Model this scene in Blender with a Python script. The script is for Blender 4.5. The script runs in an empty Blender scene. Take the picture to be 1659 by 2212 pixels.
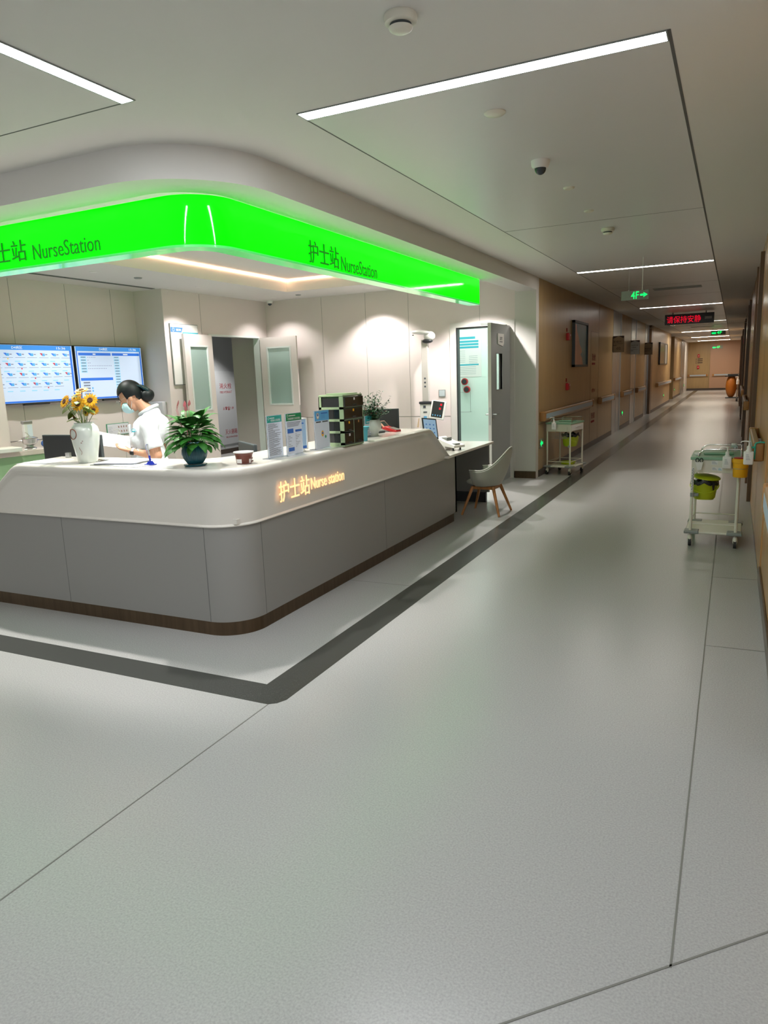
import bpy, bmesh, math, random
from mathutils import Vector, Matrix
R = math.radians
PI = math.pi
rnd = random.Random(7)
sc = bpy.context.scene
COL = sc.collection

# ------------------------------------------------------------------ camera
cam_d = bpy.data.cameras.new('camera')
cam = bpy.data.objects.new('camera', cam_d)
COL.objects.link(cam)
sc.camera = cam
cam_d.sensor_fit = 'VERTICAL'
cam_d.sensor_height = 24.0
cam_d.lens = 24.0 * 1541.07 / 2212.0
cam_d.clip_start = 0.05
cam_d.clip_end = 200
yaw, pitch, roll = -0.45608854, 0.18901816, -0.03671252
cy, sy, cp, sp, cr, sr = math.cos(yaw), math.sin(yaw), math.cos(pitch), math.sin(pitch), math.cos(roll), math.sin(roll)
MM = Matrix(((cr, -sr, 0), (sr, cr, 0), (0, 0, 1))) @ Matrix(((1, 0, 0), (0, cp, -sp), (0, sp, cp))) @ \
    Matrix(((1, 0, 0), (0, 0, -1), (0, 1, 0))) @ Matrix(((cy, -sy, 0), (sy, cy, 0), (0, 0, 1)))
rot = Matrix((MM[0], -MM[1], -MM[2])).transposed()
cam.matrix_world = Matrix.Translation((0, 0, 1.58)) @ rot.to_4x4()

# ------------------------------------------------------------------ world, exposure
w = bpy.data.worlds.new('world')
sc.world = w
w.use_nodes = True
w.node_tree.nodes['Background'].inputs[0].default_value = (1.0, 0.98, 0.96, 1)
w.node_tree.nodes['Background'].inputs[1].default_value = 0.60  # even ambient fill standing in for light from the unseen lobby
sc.view_settings.view_transform = 'Standard'
sc.view_settings.look = 'None'
sc.view_settings.gamma = 1
sc.view_settings.use_curve_mapping = False
sc.view_settings.exposure = 0.0
sc.cycles.sample_clamp_indirect = 6.0
sc.cycles.max_bounces = 10
S_BAR = 60.0        # radiance of the near ceiling bars
S_COR = 37.0         # corridor bars
S_DOWN = 138.0       # station downlights, watts
S_GREEN = 1.4
S_SCREEN = 0.66


# ------------------------------------------------------------------ helpers
class B:
    def __init__(s):
        s.bm = bmesh.new()
        s.mi = 0
        s.M = Matrix.Identity(4)

    def _fin(s, verts, faces=None):
        for v in verts:
            v.co = s.M @ v.co
        if faces is None:
            faces = {f for v in verts for f in v.link_faces}
        for f in faces:
            f.material_index = s.mi

    def box(s, x0, x1, y0, y1, z0, z1, bev=0.0, seg=2):
        vs = [s.bm.verts.new((x, y, z)) for x in (x0, x1) for y in (y0, y1) for z in (z0, z1)]
        fs = [s.bm.faces.new([vs[i] for i in q]) for q in ((0, 1, 3, 2), (4, 6, 7, 5), (0, 4, 5, 1), (2, 3, 7, 6), (0, 2, 6, 4), (1, 5, 7, 3))]
        if bev > 0:
            es = list({e for f in fs for e in f.edges})
            r = bmesh.ops.bevel(s.bm, geom=es, offset=bev, segments=seg, affect='EDGES', profile=0.5)
            vs = list({v for f in r['faces'] for v in f.verts} | {v for f in fs if f.is_valid for v in f.verts})
        s._fin(vs)
        return s

    def frustum(s, p0, p1, r0, r1, n=16, cap=True):
        p0, p1 = Vector(p0), Vector(p1)
        d = (p1 - p0).normalized()
        a = d.orthogonal().normalized()
        b = d.cross(a)
        ra, rb = [], []
        for i in range(n):
            t = 2 * PI * i / n
            o = a * math.cos(t) + b * math.sin(t)
            ra.append(s.bm.verts.new(p0 + o * r0))
            rb.append(s.bm.verts.new(p1 + o * r1))
        fs = [s.bm.faces.new((ra[i], ra[(i + 1) % n], rb[(i + 1) % n], rb[i])) for i in range(n)]
        if cap:
            fs += [s.bm.faces.new(ra[::-1]), s.bm.faces.new(rb)]
        s._fin(ra + rb, fs)
        return s

    def tube(s, pts, r, n=8, cap=True):
        pts = [Vector(p) for p in pts]
        rs = r if isinstance(r, (list, tuple)) else [r] * len(pts)
        rings = []
        a = None
        for i, p in enumerate(pts):
            d = (pts[min(i + 1, len(pts) - 1)] - pts[max(i - 1, 0)]).normalized()
            if a is None:
                a = d.orthogonal().normalized()
            a = (a - d * a.dot(d)).normalized()
            b = d.cross(a)
            rings.append([s.bm.verts.new(p + (a * math.cos(2 * PI * k / n) + b * math.sin(2 * PI * k / n)) * rs[i]) for k in range(n)])
        fs = []
        for A, C in zip(rings, rings[1:]):
            fs += [s.bm.faces.new((A[k], A[(k + 1) % n], C[(k + 1) % n], C[k])) for k in range(n)]
        if cap:
            fs += [s.bm.faces.new(rings[0][::-1]), s.bm.faces.new(rings[-1])]
        s._fin([v for q in rings for v in q], fs)
        return s

    def lathe(s, prof, c=(0, 0, 0), n=32, flute=0, fd=0.0, close=False):
        c = Vector(c)
        rings = []
        for r, z in prof:
            ring = []
            for k in range(n):
                t = 2 * PI * k / n
                rr = max(r, 1e-5) - (fd * (0.5 + 0.5 * math.cos(flute * t)) if flute and r > fd * 4 else 0)
                ring.append(s.bm.verts.new(c + Vector((rr * math.cos(t), rr * math.sin(t), z))))
            rings.append(ring)
        fs = []
        for A, C in zip(rings, rings[1:]):
            fs += [s.bm.faces.new((A[k], A[(k + 1) % n], C[(k + 1) % n], C[k])) for k in range(n)]
        fs += [s.bm.faces.new(rings[0][::-1]), s.bm.faces.new(rings[-1])]
        s._fin([v for q in rings for v in q], fs)
        return s

    def ell(s, c, rx, ry, rz, rotm=None, u=20, v=14):
        r = bmesh.ops.create_uvsphere(s.bm, u_segments=u, v_segments=v, radius=1)
        m = Matrix.Translation(c) @ (rotm.to_4x4() if rotm else Matrix.Identity(4)) @ Matrix.Diagonal((rx, ry, rz, 1))
        for q in r['verts']:
            q.co = m @ q.co
        s._fin(r['verts'])
        return s

    def caps(s, p0, r0, p1, r1, n=14):
        s.frustum(p0, p1, r0, r1, n)
        s.ell(p0, r0, r0, r0, None, 14, 10)
        s.ell(p1, r1, r1, r1, None, 14, 10)
        return s

    def poly(s, pts, thick=None, nrm=None):
        pts = [Vector(p) for p in pts]
        vs = [s.bm.verts.new(p) for p in pts]
        fs = [s.bm.faces.new(vs)]
        allv = list(vs)
        if thick:
            nn = Vector(nrm) * thick
            v2 = [s.bm.verts.new(p + nn) for p in pts]
            fs.append(s.bm.faces.new(v2[::-1]))
            k = len(vs)
            fs += [s.bm.faces.new((vs[i], vs[(i + 1) % k], v2[(i + 1) % k], v2[i])) for i in range(k)]
            allv += v2
        s._fin(allv, fs)
        return s

    def sweep(s, path, prof, hf=None, closed=True):
        """path: (x, y, nx, ny); prof: (outward offset, z); hf(x, y, z) -> z"""
        rings = []
        for x, y, nx, ny in path:
            rings.append([s.bm.verts.new((x + nx * o, y + ny * o, hf(x, y, z) if hf else z)) for o, z in prof])
        m = len(prof)
        fs = []
        for A, C in zip(rings, rings[1:]):
            for k in range(m if closed else m - 1):
                fs.append(s.bm.faces.new((A[k], A[(k + 1) % m], C[(k + 1) % m], C[k])))
        if closed:
            fs += [s.bm.faces.new(rings[0][::-1]), s.bm.faces.new(rings[-1])]
        s._fin([v for q in rings for v in q], fs)
        return s

    def text(s, txt, x0, x1, z0, z1, y=0.0, dep=0.001, tall=None):
        """lettering fitted in a box, facing -Y"""
        me = glyphs(txt)
        xs = [v.co.x for v in me.vertices]
        ys = [v.co.y for v in me.vertices]
        if not xs:
            return s
        a, b, c, d = min(xs), max(xs), min(ys), max(ys)
        kx = (x1 - x0) / (b - a)
        kz = (z1 - z0) / (d - c)
        old = set(s.bm.verts)
        s.bm.from_mesh(me)
        vs = [v for v in s.bm.verts if v not in old]
        for v in vs:
            v.co = Vector((x0 + (v.co.x - a) * kx, y - v.co.z * dep, z0 + (v.co.y - c) * kz))
        s._fin(vs)
        return s

    def build(s, name, mats, parent=None, smooth=False, loc=None, mods=None):
        bmesh.ops.recalc_face_normals(s.bm, faces=s.bm.faces)
        me = bpy.data.meshes.new(name)
        s.bm.to_mesh(me)
        s.bm.free()
        if not isinstance(mats, (list, tuple)):
            mats = [mats]
        for m in mats:
            me.materials.append(m)
        o = bpy.data.objects.new(name, me)
        COL.objects.link(o)
        if parent:
            o.parent = parent
        if loc:
            o.location = loc
        if smooth:
            for p in me.polygons:
                p.use_smooth = True
            if smooth != 'all':
                try:
                    me.set_sharp_from_angle(angle=R(38))
                except Exception:
                    pass
        return o


_gl = {}


def glyphs(txt):
    if txt in _gl:
        return _gl[txt]
    cu = bpy.data.curves.new('t', 'FONT')
    cu.body = txt
    cu.size = 1
    cu.extrude = 0.5
    cu.resolution_u = 3
    o = bpy.data.objects.new('t', cu)
    COL.objects.link(o)
    dg = bpy.context.evaluated_depsgraph_get()
    me = bpy.data.meshes.new_from_object(o.evaluated_get(dg))
    for v in me.vertices:
        v.co.z += 0.5
    bpy.data.objects.remove(o)
    _gl[txt] = me
    return me


def bake(o, mods):
    """apply modifiers without operators"""
    for t, kw in mods:
        m = o.modifiers.new(t, t)
        for k, v in kw.items():
            setattr(m, k, v)
    dg = bpy.context.evaluated_depsgraph_get()
    me = bpy.data.meshes.new_from_object(o.evaluated_get(dg))
    o.modifiers.clear()
    old = o.data
    o.data = me
    me.name = old.name
    for p in me.polygons:
        p.use_smooth = True
    return o


def thing(name, label, cat, loc=(0, 0, 0), rz=0.0, group=None, rot=None):
    o = bpy.data.objects.new(name, None)
    o.empty_display_size = 0.05
    COL.objects.link(o)
    o.location = loc
    o.rotation_euler = rot if rot else (0, 0, rz)
    o['label'] = label
    o['category'] = cat
    if group:
        o['group'] = group
    return o


def tag(o, label, cat, group=None):
    o['label'] = label
    o['category'] = cat
    if group:
        o['group'] = group
    return o


def struct(name, b, m, parent=None, smooth=False):
    o = b.build(name, m, parent, smooth)
    if parent is None:
        o['kind'] = 'structure'
    return o


def dup(root, loc, rz=None, label=None, group=None, skip=()):
    r = root.copy()
    COL.objects.link(r)
    r.location = loc
    if rz is not None:
        r.rotation_euler = (0, 0, rz)
    if label:
        r['label'] = label
    if group:
        r['group'] = group
    for ch in [c for c in COL.objects if c.parent == root]:
        if ch.name.split('.')[0] in skip:
            continue
        c = ch.copy()
        COL.objects.link(c)
        c.parent = r
        for g in [q for q in COL.objects if q.parent == ch]:
            d = g.copy()
            COL.objects.link(d)
            d.parent = c
    return r


# ------------------------------------------------------------------ materials
def mat(name, col, rough=0.5, metal=0.0, emis=None, es=0.0, coat=0.0, trans=0.0, alpha=1.0, noise=None, bump=None, spec=0.5, ior=None):
    m = bpy.data.materials.new(name)
    m.use_nodes = True
    nt = m.node_tree
    p = nt.nodes['Principled BSDF']
    p.inputs['Base Color'].default_value = (*col, 1)
    p.inputs['Roughness'].default_value = rough
    p.inputs['Metallic'].default_value = metal
    p.inputs['Specular IOR Level'].default_value = spec
    p.inputs['Coat Weight'].default_value = coat
    p.inputs['Coat Roughness'].default_value = 0.08
    p.inputs['Transmission Weight'].default_value = trans
    p.inputs['Alpha'].default_value = alpha
    if ior:
        p.inputs['IOR'].default_value = ior
    if emis:
        p.inputs['Emission Color'].default_value = (*emis, 1)
        p.inputs['Emission Strength'].default_value = es
    tc = mp = None
    if noise or bump:
        tc = nt.nodes.new('ShaderNodeTexCoord')
    if noise:  # (scale xyz, strength, detail)
        mp = nt.nodes.new('ShaderNodeMapping')
        mp.inputs['Scale'].default_value = noise[0]
        nz = nt.nodes.new('ShaderNodeTexNoise')
        nz.inputs['Scale'].default_value = 1
        nz.inputs['Detail'].default_value = noise[2]
        nt.links.new(tc.outputs['Object'], mp.inputs['Vector'])
        nt.links.new(mp.outputs[0], nz.inputs['Vector'])
        cr_ = nt.nodes.new('ShaderNodeValToRGB')
        k = noise[1]
        cr_.color_ramp.elements[0].position = 0.3
        cr_.color_ramp.elements[1].position = 0.7
        cr_.color_ramp.elements[0].color = (*[c * (1 - k) for c in col], 1)
        cr_.color_ramp.elements[1].color = (*[min(1, c * (1 + k)) for c in col], 1)
        nt.links.new(nz.outputs[0], cr_.inputs[0])
        nt.links.new(cr_.outputs[0], p.inputs['Base Color'])
    if bump:  # (scale, strength, distance)
        nb = nt.nodes.new('ShaderNodeTexNoise')
        nb.inputs['Scale'].default_value = bump[0]
        nb.inputs['Detail'].default_value = 3
        nt.links.new(tc.outputs['Object'], nb.inputs['Vector'])
        bp = nt.nodes.new('ShaderNodeBump')
        bp.inputs['Strength'].default_value = bump[1]
        bp.inputs['Distance'].default_value = bump[2]
        nt.links.new(nb.outputs[0], bp.inputs['Height'])
        nt.links.new(bp.outputs[0], p.inputs['Normal'])
    return m


FLOOR = mat('vinyl_floor', (.41, .41, .40), .24, noise=((150, 150, 150), .13, 6), bump=(420, .35, .0004), spec=.62)
STRIPE = mat('vinyl_dark', (.045, .048, .043), .235, noise=((150, 150, 150), .35, 6), bump=(420, .35, .0004), spec=.7)
SEAM = mat('seam', (.19, .19, .17), .6)
CEIL = mat('ceiling_paint', (.70, .69, .66), .75)
CPANEL = mat('ceiling_panel', (.66, .66, .65), .32, bump=(1.2, .12, .05))
CSEAM = mat('ceiling_seam', (.10, .10, .10), .6)
BEIGE = mat('laminate_beige', (.38, .265, .125), .32, noise=((9, 9, .9), .07, 3), bump=(500, .08, .0004))
WOODR = mat('laminate_tan', (.50, .27, .10), .26, noise=((8, 8, .7), .08, 3))
DWOOD = mat('wood_dark', (.13, .07, .035), .35, noise=((20, 20, 1.2), .2, 3))
PINK = mat('panel_pinkwhite', (.70, .625, .605), .45)
WHITEP = mat('panel_white', (.62, .60, .57), .35)
STEEL = mat('steel_door', (.45, .48, .50), .28, .75, noise=((60, 60, 1), .1, 2))
STEELB = mat('grey_blue_door', (.30, .32, .325), .35)
KICK = mat('bronze_kick', (.11, .075, .045), .28, .8, noise=((30, 30, 2), .15, 2))
BASEB = mat('baseboard', (.06, .045, .035), .4)
SOLID = mat('solid_surface', (.72, .69, .63), .18, coat=.3)
GREYB = mat('counter_grey', (.27, .265, .25), .38)
GREYD = mat('desk_grey', (.19, .19, .18), .45)
BLACKK = mat('black_kick', (.012, .013, .016), .4)
BLACK = mat('black_plastic', (.02, .022, .025), .4)
DGREY = mat('dark_grey', (.045, .055, .06), .5)
WHITE = mat('white_plastic', (.78, .77, .75), .35)
OFFW = mat('off_white', (.72, .70, .60), .35)
CHROME = mat('chrome', (.62, .60, .57), .16, 1.0)
STAINL = mat('stainless', (.5, .5, .5), .3, 1.0)
TUBE = mat('lamp_tube', (1, 1, 1), .5, emis=(.93, .96, 1.0), es=S_BAR)
TUBEC = mat('lamp_tube_corridor', (1, 1, 1), .5, emis=(1, .95, .86), es=S_COR)
TUBEF = mat('lamp_tube_far', (1, 1, 1), .5, emis=(1, .90, .76), es=S_COR * 3.6)
DISC = mat('downlight_disc', (1, 1, 1), .5, emis=(1, .95, .9), es=12)
COVE = mat('cove_led', (1, .8, .6), .5, emis=(1, .56, .36), es=13)
GREENL = mat('green_lightbox', (.0, .35, .0), .06, emis=(.0, 1, .0), es=S_GREEN, spec=.35)
GREENT = mat('green_letters', (.005, .10, .012), .35, emis=(0, 1, .0), es=.17)
GREENE = mat('green_edge', (.12, .75, .2), .15, emis=(.1, 1, .2), es=.35, coat=.5)
ORGL = mat('letter_glow', (1, .7, .4), .5, emis=(1, .52, .22), es=1.35)
SEXIT = mat('exit_panel', (.22, .24, .19), .25)
LEDG = mat('led_green', (.0, .5, .1), .5, emis=(.0, 1, .14), es=1.6)
LEDR = mat('led_red', (.3, .0, .0), .5, emis=(1, .0, .03), es=.8)
GLASS = mat('clear_glass', (.95, .97, .96), .02, trans=1.0, ior=1.3)
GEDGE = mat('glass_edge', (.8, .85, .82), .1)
FROST = mat('frosted_glass', (.62, .80, .76), .35, trans=.55, ior=1.2)
FRAMEA = mat('window_bead', (.70, .74, .72), .3)
GREENP = mat('green_plastic', (.24, .43, .29), .35)
GREENC = mat('sage_cabinet', (.30, .39, .23), .35)
SMOKE = mat('smoke_plastic', (.015, .017, .015), .12, alpha=.90, coat=.3)
LIME = mat('lime_plastic', (.42, .50, .01), .35)
BAG = mat('bin_bag', (.006, .008, .012), .25, bump=(60, .8, .01))
YEL = mat('sharps_yellow', (.85, .42, .01), .35)
RED = mat('red_plastic', (.45, .01, .015), .35)
REDT = mat('red_print', (.26, .004, .01), .6, spec=.2)
GREYP = mat('grey_plastic', (.25, .27, .26), .4)
RUBBER = mat('rubber', (.02, .02, .02), .6)
PAPER = mat('paper', (.68, .68, .75), .6)
PAPERB = mat('paper_cool', (.70, .76, .86), .6)
INK = mat('ink', (.07, .08, .10), .6)
INKG = mat('ink_grey', (.32, .35, .38), .6)
INKB = mat('ink_blue', (.04, .15, .50), .5)
INKL = mat('ink_light_blue', (.12, .40, .72), .5)
INKGR = mat('ink_green', (.02, .28, .13), .5)
INKTL = mat('ink_teal', (.05, .42, .52), .5)
SKY = mat('cyan_plastic', (.12, .55, .66), .3)
TEALG = mat('hook_teal', (.03, .42, .30), .4)
HANDC = mat('handrail_cap', (.36, .17, .05), .4)
HANDW = mat('handrail_wood', (.40, .25, .13), .35)
HANDI = mat('handrail_insert', (.36, .47, .56), .4)
CHAIRM = mat('chair_leather', (.36, .36, .30), .42)
CHAIRP = mat('chair_piping', (.55, .55, .48), .4)
LEGW = mat('chair_wood', (.36, .15, .04), .38, noise=((30, 30, 4), .2, 3))
LEAF = mat('leaf_green', (.03, .16, .02), .5, spec=.3, noise=((25, 25, 25), .35, 2))
LEAFO = mat('leaf_olive', (.11, .17, .015), .4, noise=((25, 25, 25), .3, 2))
LEAFD = mat('leaf_dark', (.02, .07, .025), .35, noise=((40, 40, 40), .5, 2))
STEM = mat('stem_green', (.10, .16, .06), .5)
PETAL = mat('sunflower_petal', (.90, .42, .01), .5, noise=((60, 60, 60), .25, 2))
SEEDM = mat('sunflower_disc', (.10, .035, .01), .8, bump=(300, 1, .003))
PINKF = mat('flower_pink', (.75, .22, .28), .5)
BERRY = mat('berry_red', (.35, .02, .03), .4)
VASE = mat('vase_glaze', (.62, .66, .61), .08, coat=.5)
VASEP = mat('vase_paint', (.20, .06, .03), .3)
POTT = mat('pot_teal', (.012, .085, .115), .22)
POTW = mat('pot_white', (.62, .66, .62), .35)
SOIL = mat('soil', (.03, .02, .015), .9)
CHOC = mat('chocolate_print', (.13, .03, .018), .35)
BLUEP = mat('pen_blue', (.02, .04, .42), .25)
CLEARP = mat('clear_plastic', (.8, .85, .95), .1, trans=.8, ior=1.3)
SKIN = mat('skin', (.52, .27, .17), .5)
HAIR = mat('hair', (.005, .007, .008), .5, spec=.25, noise=((120, 20, 20), .4, 3))
UNIF = mat('uniform_white', (.60, .62, .66), .75, bump=(14, .25, .02))
MASKM = mat('mask_blue', (.42, .63, .68), .8)
ORGB = mat('orange_bag', (.42, .13, .01), .5, bump=(20, .5, .02))
MINT = mat('mint_wall', (.74, .86, .80), .6)
ROOMW = mat('room_wall', (.60, .62, .60), .6)
SCRB = mat('screen_blue', (.02, .1, .4), .3, emis=(.02, .16, .72), es=S_SCREEN)
SCRH = mat('screen_header', (.02, .1, .4), .3, emis=(.06, .36, .85), es=S_SCREEN)
SCRW = mat('screen_white', (.3, .35, .4), .3, emis=(.62, .75, .98), es=S_SCREEN)
SCRC = mat('screen_cyan', (.1, .3, .4), .3, emis=(.33, .68, .92), es=S_SCREEN)
SCRK = mat('screen_mid_blue', (.1, .3, .4), .3, emis=(.02, .25, .75), es=S_SCREEN)
SCRT = mat('screen_text', (.1, .1, .1), .3, emis=(.22, .28, .42), es=S_SCREEN)
SCRR = mat('screen_red', (.3, .02, .02), .3, emis=(.55, .04, .10), es=S_SCREEN)
SCRY = mat('screen_yellow', (.3, .2, .02), .3, emis=(.9, .65, .1), es=S_SCREEN)
ARTB = mat('art_teal', (.06, .24, .32), .35, noise=((2, 2, 1.6), .3, 2))
ARTP = mat('art_peach', (.60, .28, .19), .35, noise=((5, 5, 1), .2, 2))
ARTG = mat('art_green', (.14, .20, .13), .2, noise=((4, 4, 2), .3, 2))
SIGNT = mat('sign_taupe', (.33, .27, .19), .4)
SIGNW = mat('sign_pale', (.48, .49, .46), .4)
SIGND = mat('sign_brown', (.045, .022, .015), .4)
ROOMG = mat('hydrant_grey', (.40, .42, .43), .4)
TABW = mat('tablet_screen', (.1, .15, .2), .3, emis=(.22, .33, .45), es=.8)

# ------------------------------------------------------------------ floor
ZC = 2.869
b = B(); b.box(-14, 1.6, -5, 48.5, -.06, 0); struct('floor', b, FLOOR)
b = B()
b.poly([(-13.9, 2.692, .0012), (-2.03, 2.692, .0012), (-2.0, 2.694, .0012), (-1.965, 2.72, .0012), (-1.941, 2.77, .0012), (-1.941, 47.4, .0012), (-2.142, 47.4, .0012), (-2.142, 2.887, .0012), (-13.9, 2.887, .0012)], .001, (0, 0, -1))
struct('trim_1', b, STRIPE)


def seam(n, p, q, wd=.006, z=.0008, m=SEAM):
    p, q = Vector((*p, z)), Vector((*q, z))
    d = (q - p).normalized()
    o = Vector((-d.y, d.x, 0)) * wd / 2
    bb = B(); bb.poly([p - o, q - o, q + o, p + o], .0006, (0, 0, 1)); struct('trim_%d' % n, bb, m)


seam(2, (-.075, 1.787), (-.08, 40))
seam(3, (-2.4, -.46), (1.2, 3.03))
seam(4, (-2.0, 2.692), (-2.0, -4))
seam(5, (-.08, 5.72), (.235, 5.74), .004)
seam(6, (-.08, 4.25), (.235, 4.26), .004)
seam(7, (-2.66, 4.765), (-2.142, 4.772), .004)

# ------------------------------------------------------------------ ceiling
b = B()
for x0, x1, y0, y1 in ((-14, -2.02, -5, 4.6), (-14, -6.15, 4.6, 9.48), (-3.8, -2.02, 4.6, 9.48), (-14, -2.02, 9.48, 48.5), (-2.02, -.30, -5, 3.29), (-.30, 1.6, -5, 48.5)):
    b.box(x0, x1, y0, y1, ZC, ZC + .05)
b.mi = 1
b.box(-2.02, -.30, 3.29, 48.5, ZC, ZC + .05)
b.mi = 0
for x0, x1, y0, y1 in ((-6.2, -6.15, 4.55, 9.53), (-3.8, -3.75, 4.55, 9.53), (-6.15, -3.8, 4.55, 4.6), (-6.15, -3.8, 9.48, 9.53)):
    b.box(x0, x1, y0, y1, ZC + .05, ZC + .18)
b.box(-6.2, -3.75, 4.55, 9.53, ZC + .18, ZC + .22)
ce = struct('ceiling', b, [CEIL, CPANEL])
zt = ZC + .155
b = B()
for x0, x1, y0, y1 in ((-6.149, -6.139, 4.61, 9.47), (-3.811, -3.801, 4.61, 9.47), (-6.139, -3.811, 4.601, 4.611), (-6.139, -3.811, 9.469, 9.479)):
    b.box(x0, x1, y0, y1, zt, zt + .012)
tag(b.build('cove_light_strip', COVE), 'peach glowing strip light around the recessed station ceiling', 'light')
z = ZC - .0006
seam(11, (-.298, 3.29), (-.298, 47), .014, z - .0006, CSEAM)
seam(12, (-2.022, 3.39), (-2.022, 47), .008, z - .0006, CSEAM)
for k, y in enumerate((6.92, 12.9, 15.0, 22.5, 29.5, 36.5)):
    seam(13 + k, (-2.02, y), (-.30, y), .008, z - .0006, CSEAM)
seam(21, (-14, 2.755), (-2.55, 2.755), .008, z - .0006, CSEAM)


def Lpath(xl, yf, xr, yb, r, n=14, xs=(), ys=()):
    p = [(x, yf, 0, -1) for x in [xl] + sorted(xs)]
    for i in range(n + 1):
        a = -PI / 2 + (PI / 2) * i / n
        p.append((xr - r + r * math.cos(a), yf + r + r * math.sin(a), math.cos(a), math.sin(a)))
    p += [(xr, y, 1, 0) for y in sorted(ys) + [yb]]
    return p


ZB = 2.69
b = B(); b.sweep(Lpath(-14, 3.2, -2.57, 10.4, .65, 20), [(0, ZB), (0, ZC), (-.29, ZC), (-.29, ZB)]); struct('trim_30', b, CEIL, smooth=True)

# ------------------------------------------------------------------ walls
b = B()
b.box(-7.95, -3.885, 10.4, 10.5, 0, 2.9); b.box(-3.885, -2.89, 10.4, 10.5, 2.31, 2.9)
wb = struct('wall_back', b, PINK)
b = B(); b.box(-2.89, -2.58, 10.4, 10.56, 0, ZC + .03); struct('wall_pier', b, WHITEP)
b = B(); b.box(-2.9, -2.575, 10.385, 10.4, 0, .105); struct('baseboard_pier', b, KICK)
b = B()
for x in (-6.1, -5.3, -4.561):
    b.box(x - .002, x + .002, 10.3985, 10.4, 0, 2.86)
b.box(-3.42, -3.416, 10.3985, 10.4, 2.32, 2.86)
b.box(-7.2, -3.9, 10.398, 10.4, .925, .932)
struct('trim_31', b, SEAM)
# left station wall with double door opening
b = B()
b.box(-7.3, -7.2, 7.93, 8.87, 0, 2.9); b.box(-7.3, -7.2, 8.87, 10.16, 2.27, 2.9); b.box(-7.3, -7.2, 10.16, 10.4, 0, 2.9)
b.box(-7.82, -7.3, 7.93, 8.0, 0, 2.9)
struct('wall_left', b, PINK)
b = B(); b.box(-7.82, -7.72, 5.3, 7.93, 0, 2.9); struct('wall_screens', b, PINK)
b = B(); b.box(-7.82, -7.2, 2.0, 5.33, 0, 2.9); struct('wall_column', b, PINK)
b = B()
for y in (5.95, 6.75, 7.5):
    b.box(-7.72, -7.7185, y, y + .004, 0, 2.86)
b.box(-7.2, -7.1985, 8.715, 8.72, 2.27, 2.86)
struct('trim_32', b, SEAM)
b = B(); b.box(-14, -7.82, 1.9, 2.0, 0, 2.9); struct('wall_west', b, PINK)
# corridor left wall (flush panels and steel doors)
YL = 48.0


def lw(n, y0, y1, m=BEIGE, x=-2.58):
    bb = B(); bb.box(-2.85, x, y0, y1, 0, ZC + .03); struct('wall_corridor_left_%d' % n, bb, m)
    bb = B(); bb.box(x, x + .012, y0, y1, 0, .10); struct('baseboard_left_%d' % n, bb, BASEB)


lw(1, 10.56, 17.67); lw(2, 19.04, 20.95); lw(3, 22.1, 24.34); lw(4, 25.9, 33.5, x=-2.5); lw(5, 36.6, 41.6)
b = B()
for y in (14.80, 15.72):
    b.box(-2.58, -2.578, y, y + .006, .1, 2.86 if y > 15 else 2.3)
b.box(-2.58, -2.578, 14.80, 15.72, 2.28, 2.288)
b.box(-2.58, -2.578, 10.56, 14.8, .78, .786)
struct('trim_33', b, DWOOD)
b = B(); b.box(-2.85, -2.495, 25.4, 25.9, 0, ZC); b.box(-2.95, -2.85, 33.5, 36.6, 0, 2.9); struct('trim_34', b, DWOOD)
b = B(); b.box(-2.85, -2.5, 10.56, 10.565, 0, 0.01); b.bm.clear(); b.bm.free()
for n, (y0, y1) in enumerate(((17.67, 19.04), (20.95, 22.1), (24.34, 25.4))):
    b = B(); b.box(-2.85, -2.585, y0, y1, 0, ZC + .03); b.box(-2.585, -2.573, y0, y0 + .09, 0, ZC); b.box(-2.585, -2.573, y1 - .09, y1, 0, ZC)
    b.box(-2.585, -2.581, (y0 + y1) / 2 - .004, (y0 + y1) / 2 + .004, 0, 2.25)
    d = struct('door_%d' % (n + 3), b, [WHITE, STEEL, STEEL][n] if n else STEEL)
b = B(); b.box(-2.85, -2.56, 41.6, 44.2, 0, 2.9); struct('door_6', b, STEEL)
b = B(); b.box(-2.85, -2.6, 44.2, 48, 0, 2.9); struct('wall_corridor_left_6', b, WHITEP)
b = B(); b.box(-3.2, -1.35, YL, YL + .1, 0, 2.9); b.mi = 1; b.box(-1.35, 1.6, YL - .12, YL + .1, 0, 2.9)
struct('wall_end', b, [BEIGE, mat('laminate_rose', (.42, .26, .17), .4)])
b = B(); b.box(-2.6, .3, YL - .14, YL - .0, 0, .12); struct('baseboard_end', b, BASEB)
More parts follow.
